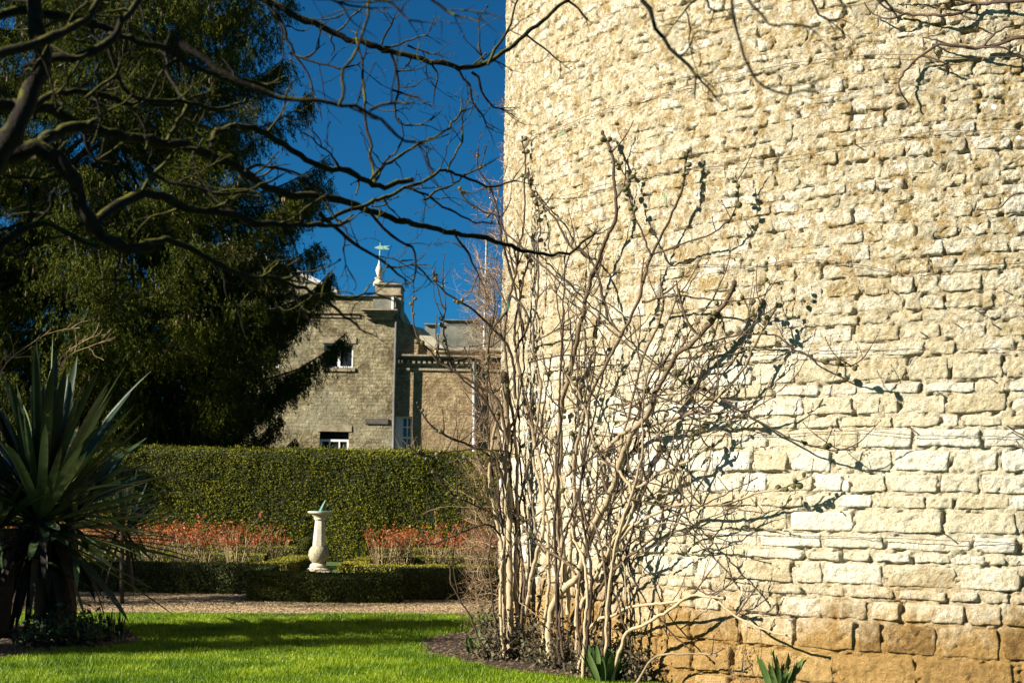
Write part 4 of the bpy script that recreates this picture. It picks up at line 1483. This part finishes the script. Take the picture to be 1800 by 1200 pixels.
def hedge(name, label, cat, line, w, h, n, leaf, mat, bulge=0.05, group=None, ns=0.8, roundtop=0.04):
    """a clipped hedge along a polyline of (x, y) (its centre line), width w, height h"""
    L0 = line[0]
    root = thing(name, label, cat, (L0[0], L0[1], 0), group)
    ln = smooth_path([(a, b, 0) for a, b in line], 0.3)
    m = len(ln)
    tg = np.gradient(ln, axis=0)
    tg /= np.linalg.norm(tg, axis=1)[:, None]
    sd = np.stack([tg[:, 1], -tg[:, 0], 0 * tg[:, 0]], -1)
    prof = [(-.5, 0), (-.5, .35), (-.5, .7), (-.5, .93), (-.42, 1), (-.2, 1), (0, 1), (.2, 1), (.42, 1), (.5, .93), (.5, .7), (.5, .35), (.5, 0)]
    k = len(prof)
    V = np.zeros((m, k, 3))
    for j, (a, b) in enumerate(prof):
        V[:, j] = ln + sd * (a * (w - .06)) + np.array([0, 0, b * (h - .03)])
    dsp = fbm(V, ns, 3)[..., None]
    out = np.zeros_like(V)
    for j, (a, b) in enumerate(prof):
        out[:, j] = sd * (1 if a > 0 else -1) * (abs(a) > .45) + np.array([0, 0, 1]) * (b >= 1)
    V = V + out * dsp * bulge
    f = []
    ii = np.arange(m - 1)[:, None] * k + np.arange(k - 1)[None]
    f = np.stack([ii, ii + 1, ii + k + 1, ii + k], -1).reshape(-1, 4)
    caps = [np.array([list(range(k))]), np.array([[(m - 1) * k + j for j in range(k - 1, -1, -1)]])]
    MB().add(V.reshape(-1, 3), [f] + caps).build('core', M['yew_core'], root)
    # leaves over the surface
    tri_o = V[:-1, :-1].reshape(-1, 3)
    tri_u = (V[1:, :-1] - V[:-1, :-1]).reshape(-1, 3)
    tri_v = (V[:-1, 1:] - V[:-1, :-1]).reshape(-1, 3)
    faces_o = [(a, b, c) for a, b, c in zip(tri_o, tri_u, tri_v)]
    for e in (0, m - 1):
        o = V[e, 0]
        faces_o.append((o, V[e, -1] - o, np.array([0, 0, h - .03])))
    p, nr = surf_points(n, faces_o)
    cen = np.array([ln[:, 0].mean(), ln[:, 1].mean(), h * .4])
    # outward: away from the centre line
    dd = np.linalg.norm(p[:, None, :2] - ln[None, ::max(1, m // 60), :2], axis=2)
    q = ln[::max(1, m // 60)][dd.argmin(1)]
    o = p - q
    o[:, 2] = np.maximum(0, p[:, 2] - h * .8)
    sg = np.sign((nr * o).sum(1))
    sg[sg == 0] = 1
    nr = nr * sg[:, None]
    p = p + nr * (np.abs(rng.normal(0, leaf * .7, (n, 1))) + .005)
    nn = nr + rng.normal(0, .75, (n, 3))
    nn /= np.linalg.norm(nn, axis=1)[:, None]
    tone = np.clip(.5 + .28 * fbm(p, 1.3, 2) + .2 * rng.normal(size=n), 0, 1)
    mb = MB()
    cards(mb, p, leaf * rng.uniform(.6, 1.3, n), leaf * .5 * rng.uniform(.6, 1.3, n), None, nn, tone, .8)
    mb.build('foliage', mat, root)
    return root


hedge('tall_hedge', 'tall clipped yew hedge with flat top behind the rose beds', 'hedge', [(-17, 38.2), (-10, 37.9), (-4, 38.0), (4, 38.4), (9, 38.6)], 1.8, 2.90, 260000, .028, M['yew'], .16, ns=.6)
mb = MB()
n = 2600
x = rng.uniform(-14, 3, n)
z = 2.88 + np.abs(rng.normal(0, .022, n)) * (1 + 1.2 * (vnoise(x * 2, x * 0, x * 0) > .3))
cards(mb, np.stack([x, 38.05 - .9 + 1.8 * rng.random(n), z], -1), rng.uniform(.02, .05, n), rng.uniform(.008, .014, n), rand_unit(n) * .5 + [0, 0, 1], None, rng.random(n), .8)
hedge_root = [o for o in bpy.data.objects if o.name == 'tall_hedge'][0]
mb.build('stray_shoots', M['yew'], hedge_root)['kind'] = 'stuff'
hedge('box_hedge', 'long low box hedge in shade behind the gravel, left of the sundial', 'box hedge', [(-11.5, 24.3), (-7.7, 24.15), (-3.9, 24.05)], .7, .50, 26000, .020, M['box'], .04)
hedge('box_hedge', 'low box hedge nearest the gravel, directly in front of the sundial', 'box hedge', [(-3.98, 22.62), (-3.4, 22.5), (-2.4, 22.45), (-1.72, 22.6)], .7, .45, 24000, .018, M['box'], .04)
hedge('box_hedge', 'low box hedge running from the sundial hedge to the tower edge', 'box hedge', [(-1.80, 23.2), (-.5, 23.5), (1.2, 23.8)], .7, .50, 14000, .018, M['box'], .04)
for (lab, ln) in [('low sunlit-coloured box edging along the back of the left rose bed', [(-10, 33.6), (-4.3, 33.6)]), ('low sunlit-coloured box edging in front of the left rose bed', [(-11, 28.0), (-4.6, 28.0)]),
                  ('low sunlit-coloured box edging along the back of the right rose bed', [(-3.2, 33.6), (3, 33.8)]), ('low sunlit-coloured box edging in front of the right rose bed', [(-3.0, 28.2), (2.5, 28.4)]),
                  ('short sunlit-coloured box edging between roses and sundial on the left', [(-4.7, 28.8), (-4.7, 32.6)]), ('short sunlit-coloured box edging between the roses and sundial on the right', [(-3.15, 28.8), (-3.15, 32.6)]),
                  ('middle strip of low sunlit-coloured box through the left rose bed', [(-10.5, 30.8), (-5.2, 30.8)]), ('middle strip of low sunlit-coloured box through the right rose bed', [(-2.8, 31.0), (2.6, 31.0)])]:
    hedge('box_edging', lab, 'box edging', ln, .55, (.32 if ln[0][1] < 29.5 else .40 if ln[0][1] < 32 else .47), 11000, .020, M['sunlit_box'], .03)

tb = thing('topiary_ball', 'small round clipped box ball on a square block beside the sundial', 'topiary', P(538, 1000, 32.6) * [1, 1, 0])
c = P(538, 960, 32.6)
mb = MB()
box(mb, c[0] - .2, c[0] + .2, c[1] - .2, c[1] + .2, 0, c[2] - .12)
ball(mb, c, .2)
mb.build('core', M['yew_core'], tb)
n = 7000
u = rand_unit(n)
mb = MB()
cards(mb, c + u * .21, .016, .010, None, u + rng.normal(0, .5, (n, 3)), rng.uniform(.5, 1, n))
p, nr = surf_points(3000, [((c[0] - .22, c[1] - .22, 0), (.44, 0, 0), (0, 0, c[2] - .1)), ((c[0] - .22, c[1] + .22, 0), (0, -.44, 0), (0, 0, c[2] - .1)), ((c[0] + .22, c[1] - .22, 0), (0, .44, 0), (0, 0, c[2] - .1))])
cards(mb, p, .018, .010, None, nr + rng.normal(0, .5, p.shape), rng.random(len(p)))
mb.build('foliage', M['box'], tb)


# ------------------------------------------------------------------ roses
def make_rose(seed, loc, label):
    r = thing('rose_bush', label, 'rose bush', loc, group='pruned rose bushes with red young leaves')
    sb, lf = MB(), MB()
    tips = []
    b = np.array(loc)
    for i in range(rng.integers(17, 22)):
        a = rng.uniform(0, 6.28)
        grow(sb, b + [math.cos(a) * .05, math.sin(a) * .05, 0], [math.cos(a) * .42, math.sin(a) * .42, 1], rng.uniform(.66, .96), .011, 1, wig=.13, up=.25, k=4, kids=(2, 4), sub=.42, tips=tips, tone=rng.random(), step=.09)
    for (p, d, q) in tips:
        n = 8
        c = p - np.asarray(d) * rng.uniform(0, .14, (n, 1)) + rng.normal(0, .026, (n, 3))
        k = c[:, 2] > .60
        c = c[k]
        cards(lf, c, rng.uniform(.018, .036, len(c)), rng.uniform(.009, .017, len(c)), None, None, rng.random(len(c)), .7)
    sb.build('stems', M['rose_stem'], r)
    lf.build('leaves', M['rose_leaf'], r)
    return r


def copy_tree(root, loc, rz, s, label):
    c = root.copy()
    COL.objects.link(c)
    c.location = loc
    c.rotation_euler = (0, 0, rz)
    c.scale = (s, s, s)
    c['label'] = label
    for ch in list(root.children):
        d = ch.copy()
        COL.objects.link(d)
        d.parent = c
    return c


protos = [make_rose(i, (-6.0 + 40 * 0, 32 + i, 0), '') for i in range(3)]
spots = []
for (x0, x1, k, side) in ((-10.2, -5.1, 9, 'left'), (-2.75, 2.6, 9, 'right')):
    for row, (yy, ww) in enumerate(((29.3, 'front'), (32.4, 'back'))):
        for i in range(k):
            x = x0 + (x1 - x0) * (i + .5 * row + .2) / k + rng.normal(0, .06)
            spots.append((x, yy + rng.normal(0, .15), side, ww, i, k))
ORD = ['first', 'second', 'third', 'fourth', 'fifth', 'sixth', 'seventh', 'eighth', 'ninth']
for j, (x, y, side, ww, i, k) in enumerate(spots):
    lab = 'red-leaved rose bush, %s from left in %s row of %s bed' % (ORD[i], ww, side)
    if j < 3:
        o = protos[j]
        o.location = (x, y, 0)
        o['label'] = lab
    else:
        copy_tree(protos[j % 3], (x, y, 0), rng.uniform(0, 6.28), rng.uniform(.88, 1.12), lab)


# ------------------------------------------------------------------ sundial
sg_ = P(559, 1013, 30.0)
sd = thing('sundial', 'pale stone sundial pedestal with a round ball below its tapering column', 'sundial', (sg_[0], sg_[1], 0))
S = 30.0 / F


def zpx(py):
    return P(559, py, 30.0)[2]


cx, cy = sg_[0], sg_[1]
mb = MB()
box(mb, cx - .26, cx + .26, cy - .26, cy + .26, 0, .10)
lathe(mb, [(.24, .10), (.24, zpx(999)), (.17, zpx(997)), (.18, zpx(994)), (.16, zpx(991)), (.10, zpx(988))], (cx, cy, 0), 24)
mb.build('base', M['dial_stone'], sd)
mb = MB()
zb = (zpx(990) + zpx(957)) / 2
prof = [(.215 * math.sin(t), zb - .215 * math.cos(t)) for t in np.linspace(.25, math.pi - .4, 14)]
lathe(mb, prof, (cx, cy, 0), 24)
mb.build('ball', M['dial_ball'], sd, smooth=True)
mb = MB()
lathe(mb, [(.13, zpx(960)), (.145, zpx(957)), (.105, zpx(914))], (cx + .01, cy, 0), 8)
mb.build('column', M['dial_stone'], sd)
mb = MB()
lathe(mb, [(.105, zpx(914)), (.13, zpx(912)), (.13, zpx(909)), (.16, zpx(906)), (.20, zpx(903)), (.26, zpx(901)), (.265, zpx(898.5))], (cx + .012, cy, 0), 28)
mb.build('capital', M['dial_stone'], sd)
mb = MB()
lathe(mb, [(.25, zpx(898.5)), (.25, zpx(898))], (cx + .012, cy, 0), 28)
mb.build('dial_plate', M['verdigris'], sd)
mb = MB()
z0 = zpx(898)
prism(mb, [(cx - .03, z0), (cx + .02, z0), (cx + .115, z0 + .235), (cx + .10, z0 + .235)], cy - .008, cy + .008)
mb.build('gnomon', M['verdigris'], sd)

# ------------------------------------------------------------------ country house
HY = 60.0
house = thing('manor_house', 'weathered stone manor house block with parapet rising behind the tall hedge', 'house', (P(600, 1000, HY)[0], HY, 0))


def XZ(px, py, Y):
    p = P(px, py, Y)
    return (p[0], p[2])


def pbox(mb, a, b, Y0, Y1, Yref=None):
    """box given by two pixel corners at distance Y0, reaching back to Y1"""
    Yr = Yref or Y0
    (x0, z1), (x1, z0) = XZ(a[0], a[1], Yr), XZ(b[0], b[1], Yr)
    return box(mb, min(x0, x1), max(x0, x1), Y0, Y1, min(z0, z1), max(z0, z1))


def wall_with_holes(mb, x0, x1, z0, z1, holes, Y, depth):
    """front wall at Y made of boxes round rectangular holes"""
    zs = sorted(set([z0, z1] + [h[2] for h in holes] + [h[3] for h in holes]))
    for a, b in zip(zs[:-1], zs[1:]):
        zm = (a + b) / 2
        hs = sorted([h for h in holes if h[2] < zm < h[3]])
        x = x0
        for h in hs:
            box(mb, x, h[0], Y, Y + depth, a, b)
            x = h[1]
        box(mb, x, x1, Y, Y + depth, a, b)


def hole(a, b, Y):
    (x0, z1), (x1, z0) = XZ(a[0], a[1], Y), XZ(b[0], b[1], Y)
    return (x0, x1, z0, z1)


xl = P(330, 600, HY)[0]
xr = P(693, 650, HY)[0]
ztop = P(600, 520, HY)[2]
h1 = hole((570, 603), (620, 646), HY)
h2 = hole((562, 758), (612, 806), HY)
h3 = hole((440, 603), (490, 646), HY)
mb = MB()
wall_with_holes(mb, xl, xr, 0, ztop, [h1, h2, h3], HY, .5)
box(mb, xl, xl + .4, HY + .51, HY + 9, 0, ztop)
box(mb, xr - .4, xr, HY + .51, HY + 9, 0, ztop)
box(mb, xl + .5, xr - .5, HY + 1.5, HY + 1.7, 0, ztop - .3)
mb.build('wall', M['house'], house)


def window(h, Y, cols, rows, parent, split=None, curtain=None, bar=.05, name='window', frame=.07):
    x0, x1, z0, z1 = h
    y = Y + .18
    mb = MB()
    box(mb, x0, x0 + frame, y, y + .1, z0, z1)
    box(mb, x1 - frame, x1, y, y + .1, z0, z1)
    box(mb, x0 + frame, x1 - frame, y, y + .1, z1 - frame, z1)
    box(mb, x0 + frame, x1 - frame, y, y + .1, z0, z0 + frame)
    for i in range(1, cols):
        x = x0 + (x1 - x0) * i / cols
        box(mb, x - bar / 2, x + bar / 2, y + .01, y + .08, z0 + frame, z1 - frame)
    for i in range(1, rows):
        z = z0 + (z1 - z0) * i / rows
        b = bar * (1.5 if i * 2 == rows else 1)
        box(mb, x0 + frame, x1 - frame, y + .015, y + .075, z - b / 2, z + b / 2)
    w = mb.build(name, M['white_paint'], parent)
    mg = MB()
    box(mg, x0 + .02, x1 - .02, y + .05, y + .06, z0 + .02, z1 - .02)
    mg.build('pane', M['glass'], w)
    if curtain:
        mc = MB()
        box(mc, x0 + frame, x0 + (x1 - x0) * curtain, y + .02, y + .045, z0 + frame, z1 - frame)
        mc.build('shutter', M['white_paint'], w)
    return w


window(h1, HY, 2, 1, house, bar=.12, frame=.07)
window(h3, HY, 2, 1, house, bar=.12, frame=.07)
x0, x1, z0, z1 = h2
window((x0, x1, z0, z0 + (z1 - z0) * .72), HY, 3, 1, house, bar=.06, frame=.09)
mb = MB()
box(mb, x0 + .01, x1 - .01, HY + .3, HY + .32, z0 + (z1 - z0) * .72, z1)
mb.build('pane', M['glass'], house)
for (h, nm) in ((h1, 1), (h2, 2)):
    mb = MB()
    box(mb, h[0] - .12, h[1] + .12, HY - .03, HY - .002, h[3] + .01, h[3] + .26)
    mb.build('lintel', M['trim'], house)
    mb = MB()
    box(mb, h[0] - .1, h[1] + .1, HY - .06, HY - .002, h[2] - .16, h[2] - .01)
    mb.build('sill', M['trim'], house)
# parapet coping, string course and the cornice fragment at the corner
mb = MB()
pbox(mb, (330, 515), (692, 520.5), HY - .15, HY + 1.0)
mb.build('coping', M['trim'], house)
mb = MB()
pbox(mb, (330, 546), (632, 551), HY - .10, HY - .003)
pbox(mb, (330, 551.2), (632, 558), HY - .05, HY - .003)
mb.build('string_course', M['trim'], house)
mb = MB()
for (a, b, o) in (((636, 545), (700, 548), .5), ((640, 548), (697, 552), .4), ((643, 552), (695, 556), .28), ((645, 556), (693, 562), .15)):
    pbox(mb, a, b, HY - o, HY - .003, HY)
mb.build('cornice', M['trim'], house)
mb = MB()
pbox(mb, (656, 521), (687, 543), HY - .06, HY - .003)
mb.build('parapet_panel', M['battlement'], house)
mb = MB()
pbox(mb, (642, 735), (682, 745), HY - .06, HY - .003)
mb.build('stone_slab', M['dark_stone'], house)
# corner chimney block
mb = MB()
pbox(mb, (660, 500), (704, 519), HY + .3, HY + 2.2)
pbox(mb, (694, 519.3), (704, 557), HY + .3, HY + 2.2)
mb.build('corner_pier', M['trim'], house)
mb = MB()
pbox(mb, (657, 497), (706, 500), HY + .2, HY + 2.3)
pbox(mb, (656, 516), (706, 518.5), HY + .22, HY + .299)
mb.build('pier_cap', M['trim'], house)
mb = MB()
pbox(mb, (688, 522), (691.5, 544), HY - .18, HY - .08)
mb.build('white_post', M['white_paint'], house)
# urn finial with weather vane
uc = P(666, 500, HY + .6)
k = (HY + .6) / F
fin = [(.24, -.05), (.24, .10), (.16, .18), (.19, .28), (.10, 12 * k), (.07, 15 * k), (.12, 19 * k), (.155, 25 * k), (.12, 31 * k), (.06, 36 * k), (.04, 42 * k)]
mb = MB()
lathe(mb, fin, (uc[0], uc[1], uc[2]), 14)
mb.build('urn_finial', M['dial_stone'], house, smooth=True)
mb = MB()
tube(mb, [uc + [0, 0, 41 * k], uc + [.02, 0, 76 * k]], [.035, .02], 6)
vz = uc[2] + 66 * k
vx = uc[0]
prism(mb, [(vx - 10 * k, vz), (vx - 6 * k, vz + 2 * k), (vx - 2 * k, vz + 3.5 * k), (vx + 8 * k, vz + 3.5 * k), (vx + 18 * k, vz + 4 * k), (vx + 12 * k, vz + 1 * k), (vx + 18 * k, vz - 3 * k), (vx + 6 * k, vz - 3 * k), (vx - 4 * k, vz - 2 * k)], uc[1] - .03, uc[1] + .03)
mb.build('weather_vane', M['verdigris'], house)
# pediment and sunlit roof slope behind the parapet
mb = MB()
pts = [XZ(330, 516, HY + 2), XZ(586, 516, HY + 2), XZ(524, 486, HY + 2), XZ(400, 425, HY + 2), XZ(330, 440, HY + 2)]
prism(mb, pts, HY + 2, HY + 2.5)
mb.build('gable', M['house'], house)
mb = MB()
p0, p1 = P(592, 516, HY + 1.95), P(395, 420, HY + 1.95)
q = np.array([0, 4.5, 0])
up_ = np.array([.0, 0, .22])
v = [p0, p1, p1 + q, p0 + q, p0 + up_, p1 + up_, p1 + q + up_, p0 + q + up_]
mb.add(v, BOXF)
mb.hard = True
mb.build('roof', M['slate'], house)
mb = MB()
tube(mb, [P(697, 552, HY - .15), P(697, 562, HY - .12), P(696, 600, HY - .1), P(693, 700, HY - .1), P(690, 900, HY - .1)], .07, 8)
mb.build('drainpipe', M['lead'], house)

# right-hand wing
WY = 60.25
wing = thing('manor_wing', 'brown stone wing of the manor with a toothed cornice and tall sash window', 'house', (P(693, 1000, WY)[0], WY, 0))
wing.rotation_euler = (0, 0, math.radians(2))
wx0, wx1 = xr + .01, P(1150, 640, WY)[0]
hw = hole((691, 731), (723, 806), WY)
mb = MB()
wz = P(780, 629, WY)[2]
wall_with_holes(mb, wx0, wx1, 0, wz, [hw], WY, .5)
box(mb, wx0 + .1, wx1, WY + 1.4, WY + 1.6, 0, wz)
mb.build('wall', M['house2'], wing)
window(hw, WY, 4, 4, wing, curtain=.5, bar=.05, frame=.08)
mb = MB()
pbox(mb, (694, 626), (1100, 629), WY - .32, WY + .6, WY)
pbox(mb, (694, 629), (1100, 632.5), WY - .24, WY - .002, WY)
mb.build('cornice', M['trim'], wing)
for i in range(30):
    x = 697 + i * 9.3
    mb = MB()
    pbox(mb, (x, 632.6), (x + 4.8, 639), WY - .18, WY - .003, WY)
    mb.build('dentil', M['trim'], wing)
mb = MB()
pbox(mb, (694, 641), (1100, 643.5), WY - .10, WY - .003, WY)
pbox(mb, (694, 650), (1100, 652), WY - .06, WY - .003, WY)
mb.build('string_course', M['trim'], wing)
# curved attic gable above the cornice
mb = MB()
cur = [(694, 626), (694, 560), (704, 558), (707, 566), (713, 573)]
base = [(713, 626)]
prism(mb, [XZ(*p, WY) for p in cur + base], WY + .05, WY + 1.0)
cur2 = [(713, 573.5), (726, 575), (731, 588), (740, 600), (752, 609), (770, 614), (790, 616)]
for a, b in zip(cur2[:-1], cur2[1:]):
    prism(mb, [XZ(a[0], 626, WY), XZ(*a, WY), XZ(*b, WY), XZ(b[0], 626, WY)], WY + .05, WY + .8)
pbox(mb, (790, 616), (1100, 626), WY + .05, WY + .8, WY)
mb.build('attic_gable', M['house2'], wing)
mb = MB()
tube(mb, smooth_path([P(x, y, WY + .02) for x, y in [(711, 573), (726, 574), (731, 588), (740, 600), (752, 609), (770, 613), (792, 615), (1090, 616)]], .25), .10, 6)
mb.build('gable_coping', M['trim'], wing)
mb = MB()
prism(mb, [XZ(*p, WY) for p in [(741, 606), (783, 613), (775, 606), (744, 577), (727, 573.5)][::1]], WY - .08, WY + .04)
mb.build('sunlit_roof_slab', M['dial_stone'], wing)  # pale upright slab standing in for the sunlit roof slope
mb = MB()
tube(mb, [P(834, 633, WY - .12), P(833, 900, WY - .12)], .09, 8)
mb.build('drainpipe', M['slate'], wing)

# battlemented tower beyond
BY = 78.0
bt = thing('battlemented_tower', 'grey battlemented stone tower beyond the manor wing roof', 'tower', (P(820, 1000, BY)[0], BY, 0))
mb = MB()
pbox(mb, (749, 586), (774, 1010), BY, BY + 8)
pbox(mb, (774.2, 572), (960, 1010), BY - .1, BY + 8)
mb.build('wall', M['battlement'], bt)
for (a, b) in (((747, 570), (765, 586)), ((778, 563), (840, 586)), ((855, 561), (885, 586)), ((897, 561), (925, 586))):
    mb = MB()
    pbox(mb, a, (b[0], 585.8 if a[0] < 770 else 571.8), BY, BY + 1.2)
    pbox(mb, (a[0] - 1.5, a[1] - 2), (b[0] + 1.5, a[1] + .5), BY - .15, BY + 1.3)
    mb.build('merlon', M['battlement'], bt)
fp = MB()
p = P(849, 585, 70.0)
tube(fp, [[p[0], 70.0, -.02], [p[0] + .12, 70.0, P(850, 420, 70.0)[2]]], [.09, .06], 8)
ball(fp, np.array([p[0] + .12, 70.0, P(850, 420, 70.0)[2]]), .12)
tag(fp.build('flagpole', M['white_paint'], None, origin=(float(p[0]), 70.0, 0.0)), 'slim white flagpole standing behind the tower-edge twigs', 'flagpole')
for (px, lab) in ((755, 'bare little wall shrub left of centre above the tall hedge'), (622, 'bare little wall shrub beside the lower house window')):
    b = P(px, 1000, 58.5) * [1, 1, 0]
    r = thing('wall_shrub', lab, 'bare shrub', b)
    mb = MB()
    for _ in range(16):
        grow(mb, b, [rng.normal() * .35, rng.normal() * .2, 1], rng.uniform(2.6, 4.3) if px > 700 else rng.uniform(2.4, 3.6), .03, 1, wig=.05, up=.1, k=3, kids=(2, 4), sub=.3, tone=rng.random(), step=.3)
    mb.build('twigs', M['bare_shrub'], r)


# ------------------------------------------------------------------ big spruce
def spruce(name, label, px, Y, height, zl, prof, n_limb, seed, dens=1.0, cones=True, xoff=0):
    b = P(px, 900, Y) * [1, 1, 0]
    root = thing(name, label, 'spruce', b)
    mb = MB()
    path = smooth_path([b - [0, 0, .1], b + [.1, 0, height * .4], b + [0.05, 0, height]], .8)
    tube(mb, path, np.linspace(.42, .05, len(path)), 12)
    mb.build('trunk', M['spruce_bark'], root, smooth=True)
    lb, fo = MB(), MB()
    cone_c = []
    C, D, LL, T = [], [], [], []
    for i in range(n_limb):
        t = (i + rng.random()) / n_limb
        z = zl + (height - zl) * t ** 1.15
        R = np.interp(z, prof[0], prof[1]) * rng.uniform(.80, 1.05)
        az = i * 2.399963 + rng.normal(0, .25)
        o = np.array([math.cos(az), math.sin(az), 0])
        s = np.linspace(0, 1, 12)
        droop = R * (-.42 * np.sin(s * 2.2) + .16 * s ** 3)
        pts = b + np.array([0, 0, z]) + o[None] * (R * s)[:, None] + np.stack([0 * s, 0 * s, droop + R * .12], -1)
        pts += rng.normal(0, .05, pts.shape) * s[:, None]
        tube(lb, pts, np.linspace(.045, .008, 12) * (R / 5 + .4), 4)
        side = np.array([-o[1], o[0], 0])
        inview = 1.0 if z < 19 else .35
        m = int(R * (66 if z > 11 else 86) * dens * inview)
        for _ in range(m):
            q = rng.uniform(.10, 1.0) ** .62
            j = min(int(q * 11), 10)
            fr = q * 11 - j
            p = pts[j] * (1 - fr) + pts[j + 1] * fr
            sdist = rng.normal(0, 1) * .26 * R * (1 - q * .72) * .8
            p = p + side * sdist + np.array([0, 0, -abs(sdist) * .22])
            # pendulous branchlet
            L = rng.uniform(.25, .95) * (.75 + .3 * (1 - q))
            dirn = np.array([o[0] * .35 + rng.normal() * .25, o[1] * .35 + rng.normal() * .25, -1.0])
            dirn /= np.linalg.norm(dirn)
            kk = int(9 + L * 20)
            tt = rng.random(kk)
            cc = p + dirn * (L * tt)[:, None] + rng.normal(0, .030, (kk, 3)) * [1, 1, .7]
            dd = dirn * .8 + rng.normal(0, .42, (kk, 3))
            dd[:, 2] -= .1
            dd /= np.linalg.norm(dd, axis=1)[:, None]
            C.append(cc)
            D.append(dd)
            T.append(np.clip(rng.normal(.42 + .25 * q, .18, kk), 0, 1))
            if cones and rng.random() < .03 and z > 5:
                cone_c.append(p + dirn * L * rng.uniform(.6, 1.0))
    C, D, T = np.concatenate(C), np.concatenate(D), np.concatenate(T)
    n = len(C)
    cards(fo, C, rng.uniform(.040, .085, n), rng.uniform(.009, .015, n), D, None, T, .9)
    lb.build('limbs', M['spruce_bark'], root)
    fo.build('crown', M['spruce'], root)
    if cone_c:
        cb = MB()
        for c in cone_c:
            for _ in range(rng.integers(1, 3)):
                q = c + rng.normal(0, .06, 3)
                lathe(cb, [(.006, .08), (.022, .05), (.024, -.01), (.012, -.075)], q, 5, rng.random())
        o = cb.build('cones', M['cone'], root)
        o['kind'] = 'stuff'
    print(name, 'cards', n, 'cones', len(cone_c))
    return root


zs_ = [2, 6, 8, 11, 14, 18, 22, 27]
spruce('spruce_tree', 'huge dark spruce with drooping branches and hanging brown cones behind the tall hedge', 160, 43.0, 27.0, 2.2, (zs_, [6.4, 7.2, 7.6, 6.9, 6.2, 5.3, 3.6, .4]), 230, 3)
spruce('spruce_tree', 'second dark spruce standing further left, partly hidden by the mossy tree', -500, 40.0, 24.0, 1.6, ([1, 5, 10, 15, 24], [7.0, 7.4, 6.4, 4.6, .3]), 120, 5, dens=.8)


# evergreen just beyond the left edge of the frame; its shade falls across the path and the low box hedges
def holly(cx, cy, z0, z1, R, n, label, dens=90):
    root = thing('holly_tree', label, 'tree', (cx, cy, 0))
    mb = MB()
    tube(mb, [(cx, cy, -.05), (cx + .05, cy, z0 + .5), (cx, cy, z1 - 1)], [.17, .13, .04], 10)
    mb.build('trunk', M['spruce_bark'], root, smooth=True)
    k = dens
    c = np.stack([rng.normal(0, .42, k), rng.normal(0, .42, k), rng.uniform(0, 1, k)], -1)
    c[:, :2] *= (R * np.sqrt(np.clip(np.sin(np.pi * (.12 + .86 * c[:, 2])), .05, 1)))[:, None]
    c = c * [1, 1, z1 - z0] + [cx, cy, z0]
    p = np.repeat(c, n // k, 0) + rng.normal(0, .27, (n // k * k, 3))
    mb = MB()
    cards(mb, p, rng.uniform(.04, .07, len(p)), rng.uniform(.02, .035, len(p)), None, None, rng.random(len(p)), .8)
    mb.build('crown', M['yew'], root)


holly(-15.0, 17.9, 2.2, 8.5, 1.9, 18000, 'nearer evergreen tree beyond the left edge, shading the gravel path', 75)
holly(-11.6, 12.25, 3.0, 5.6, .40, 9000, 'slimmest unseen evergreen, added beyond the left edge to shade the nearer band of lawn', 16)  # this tree and the next are added only to cast the lawn bands
holly(-12.5, 13.9, 3.4, 6.3, .75, 16000, 'slim unseen evergreen, added beyond the left edge to shade a band of lawn', 30)
holly(-19.5, 18.9, 2.6, 11.0, 2.0, 36000, 'farther evergreen tree beyond the left edge, shading the box hedges')
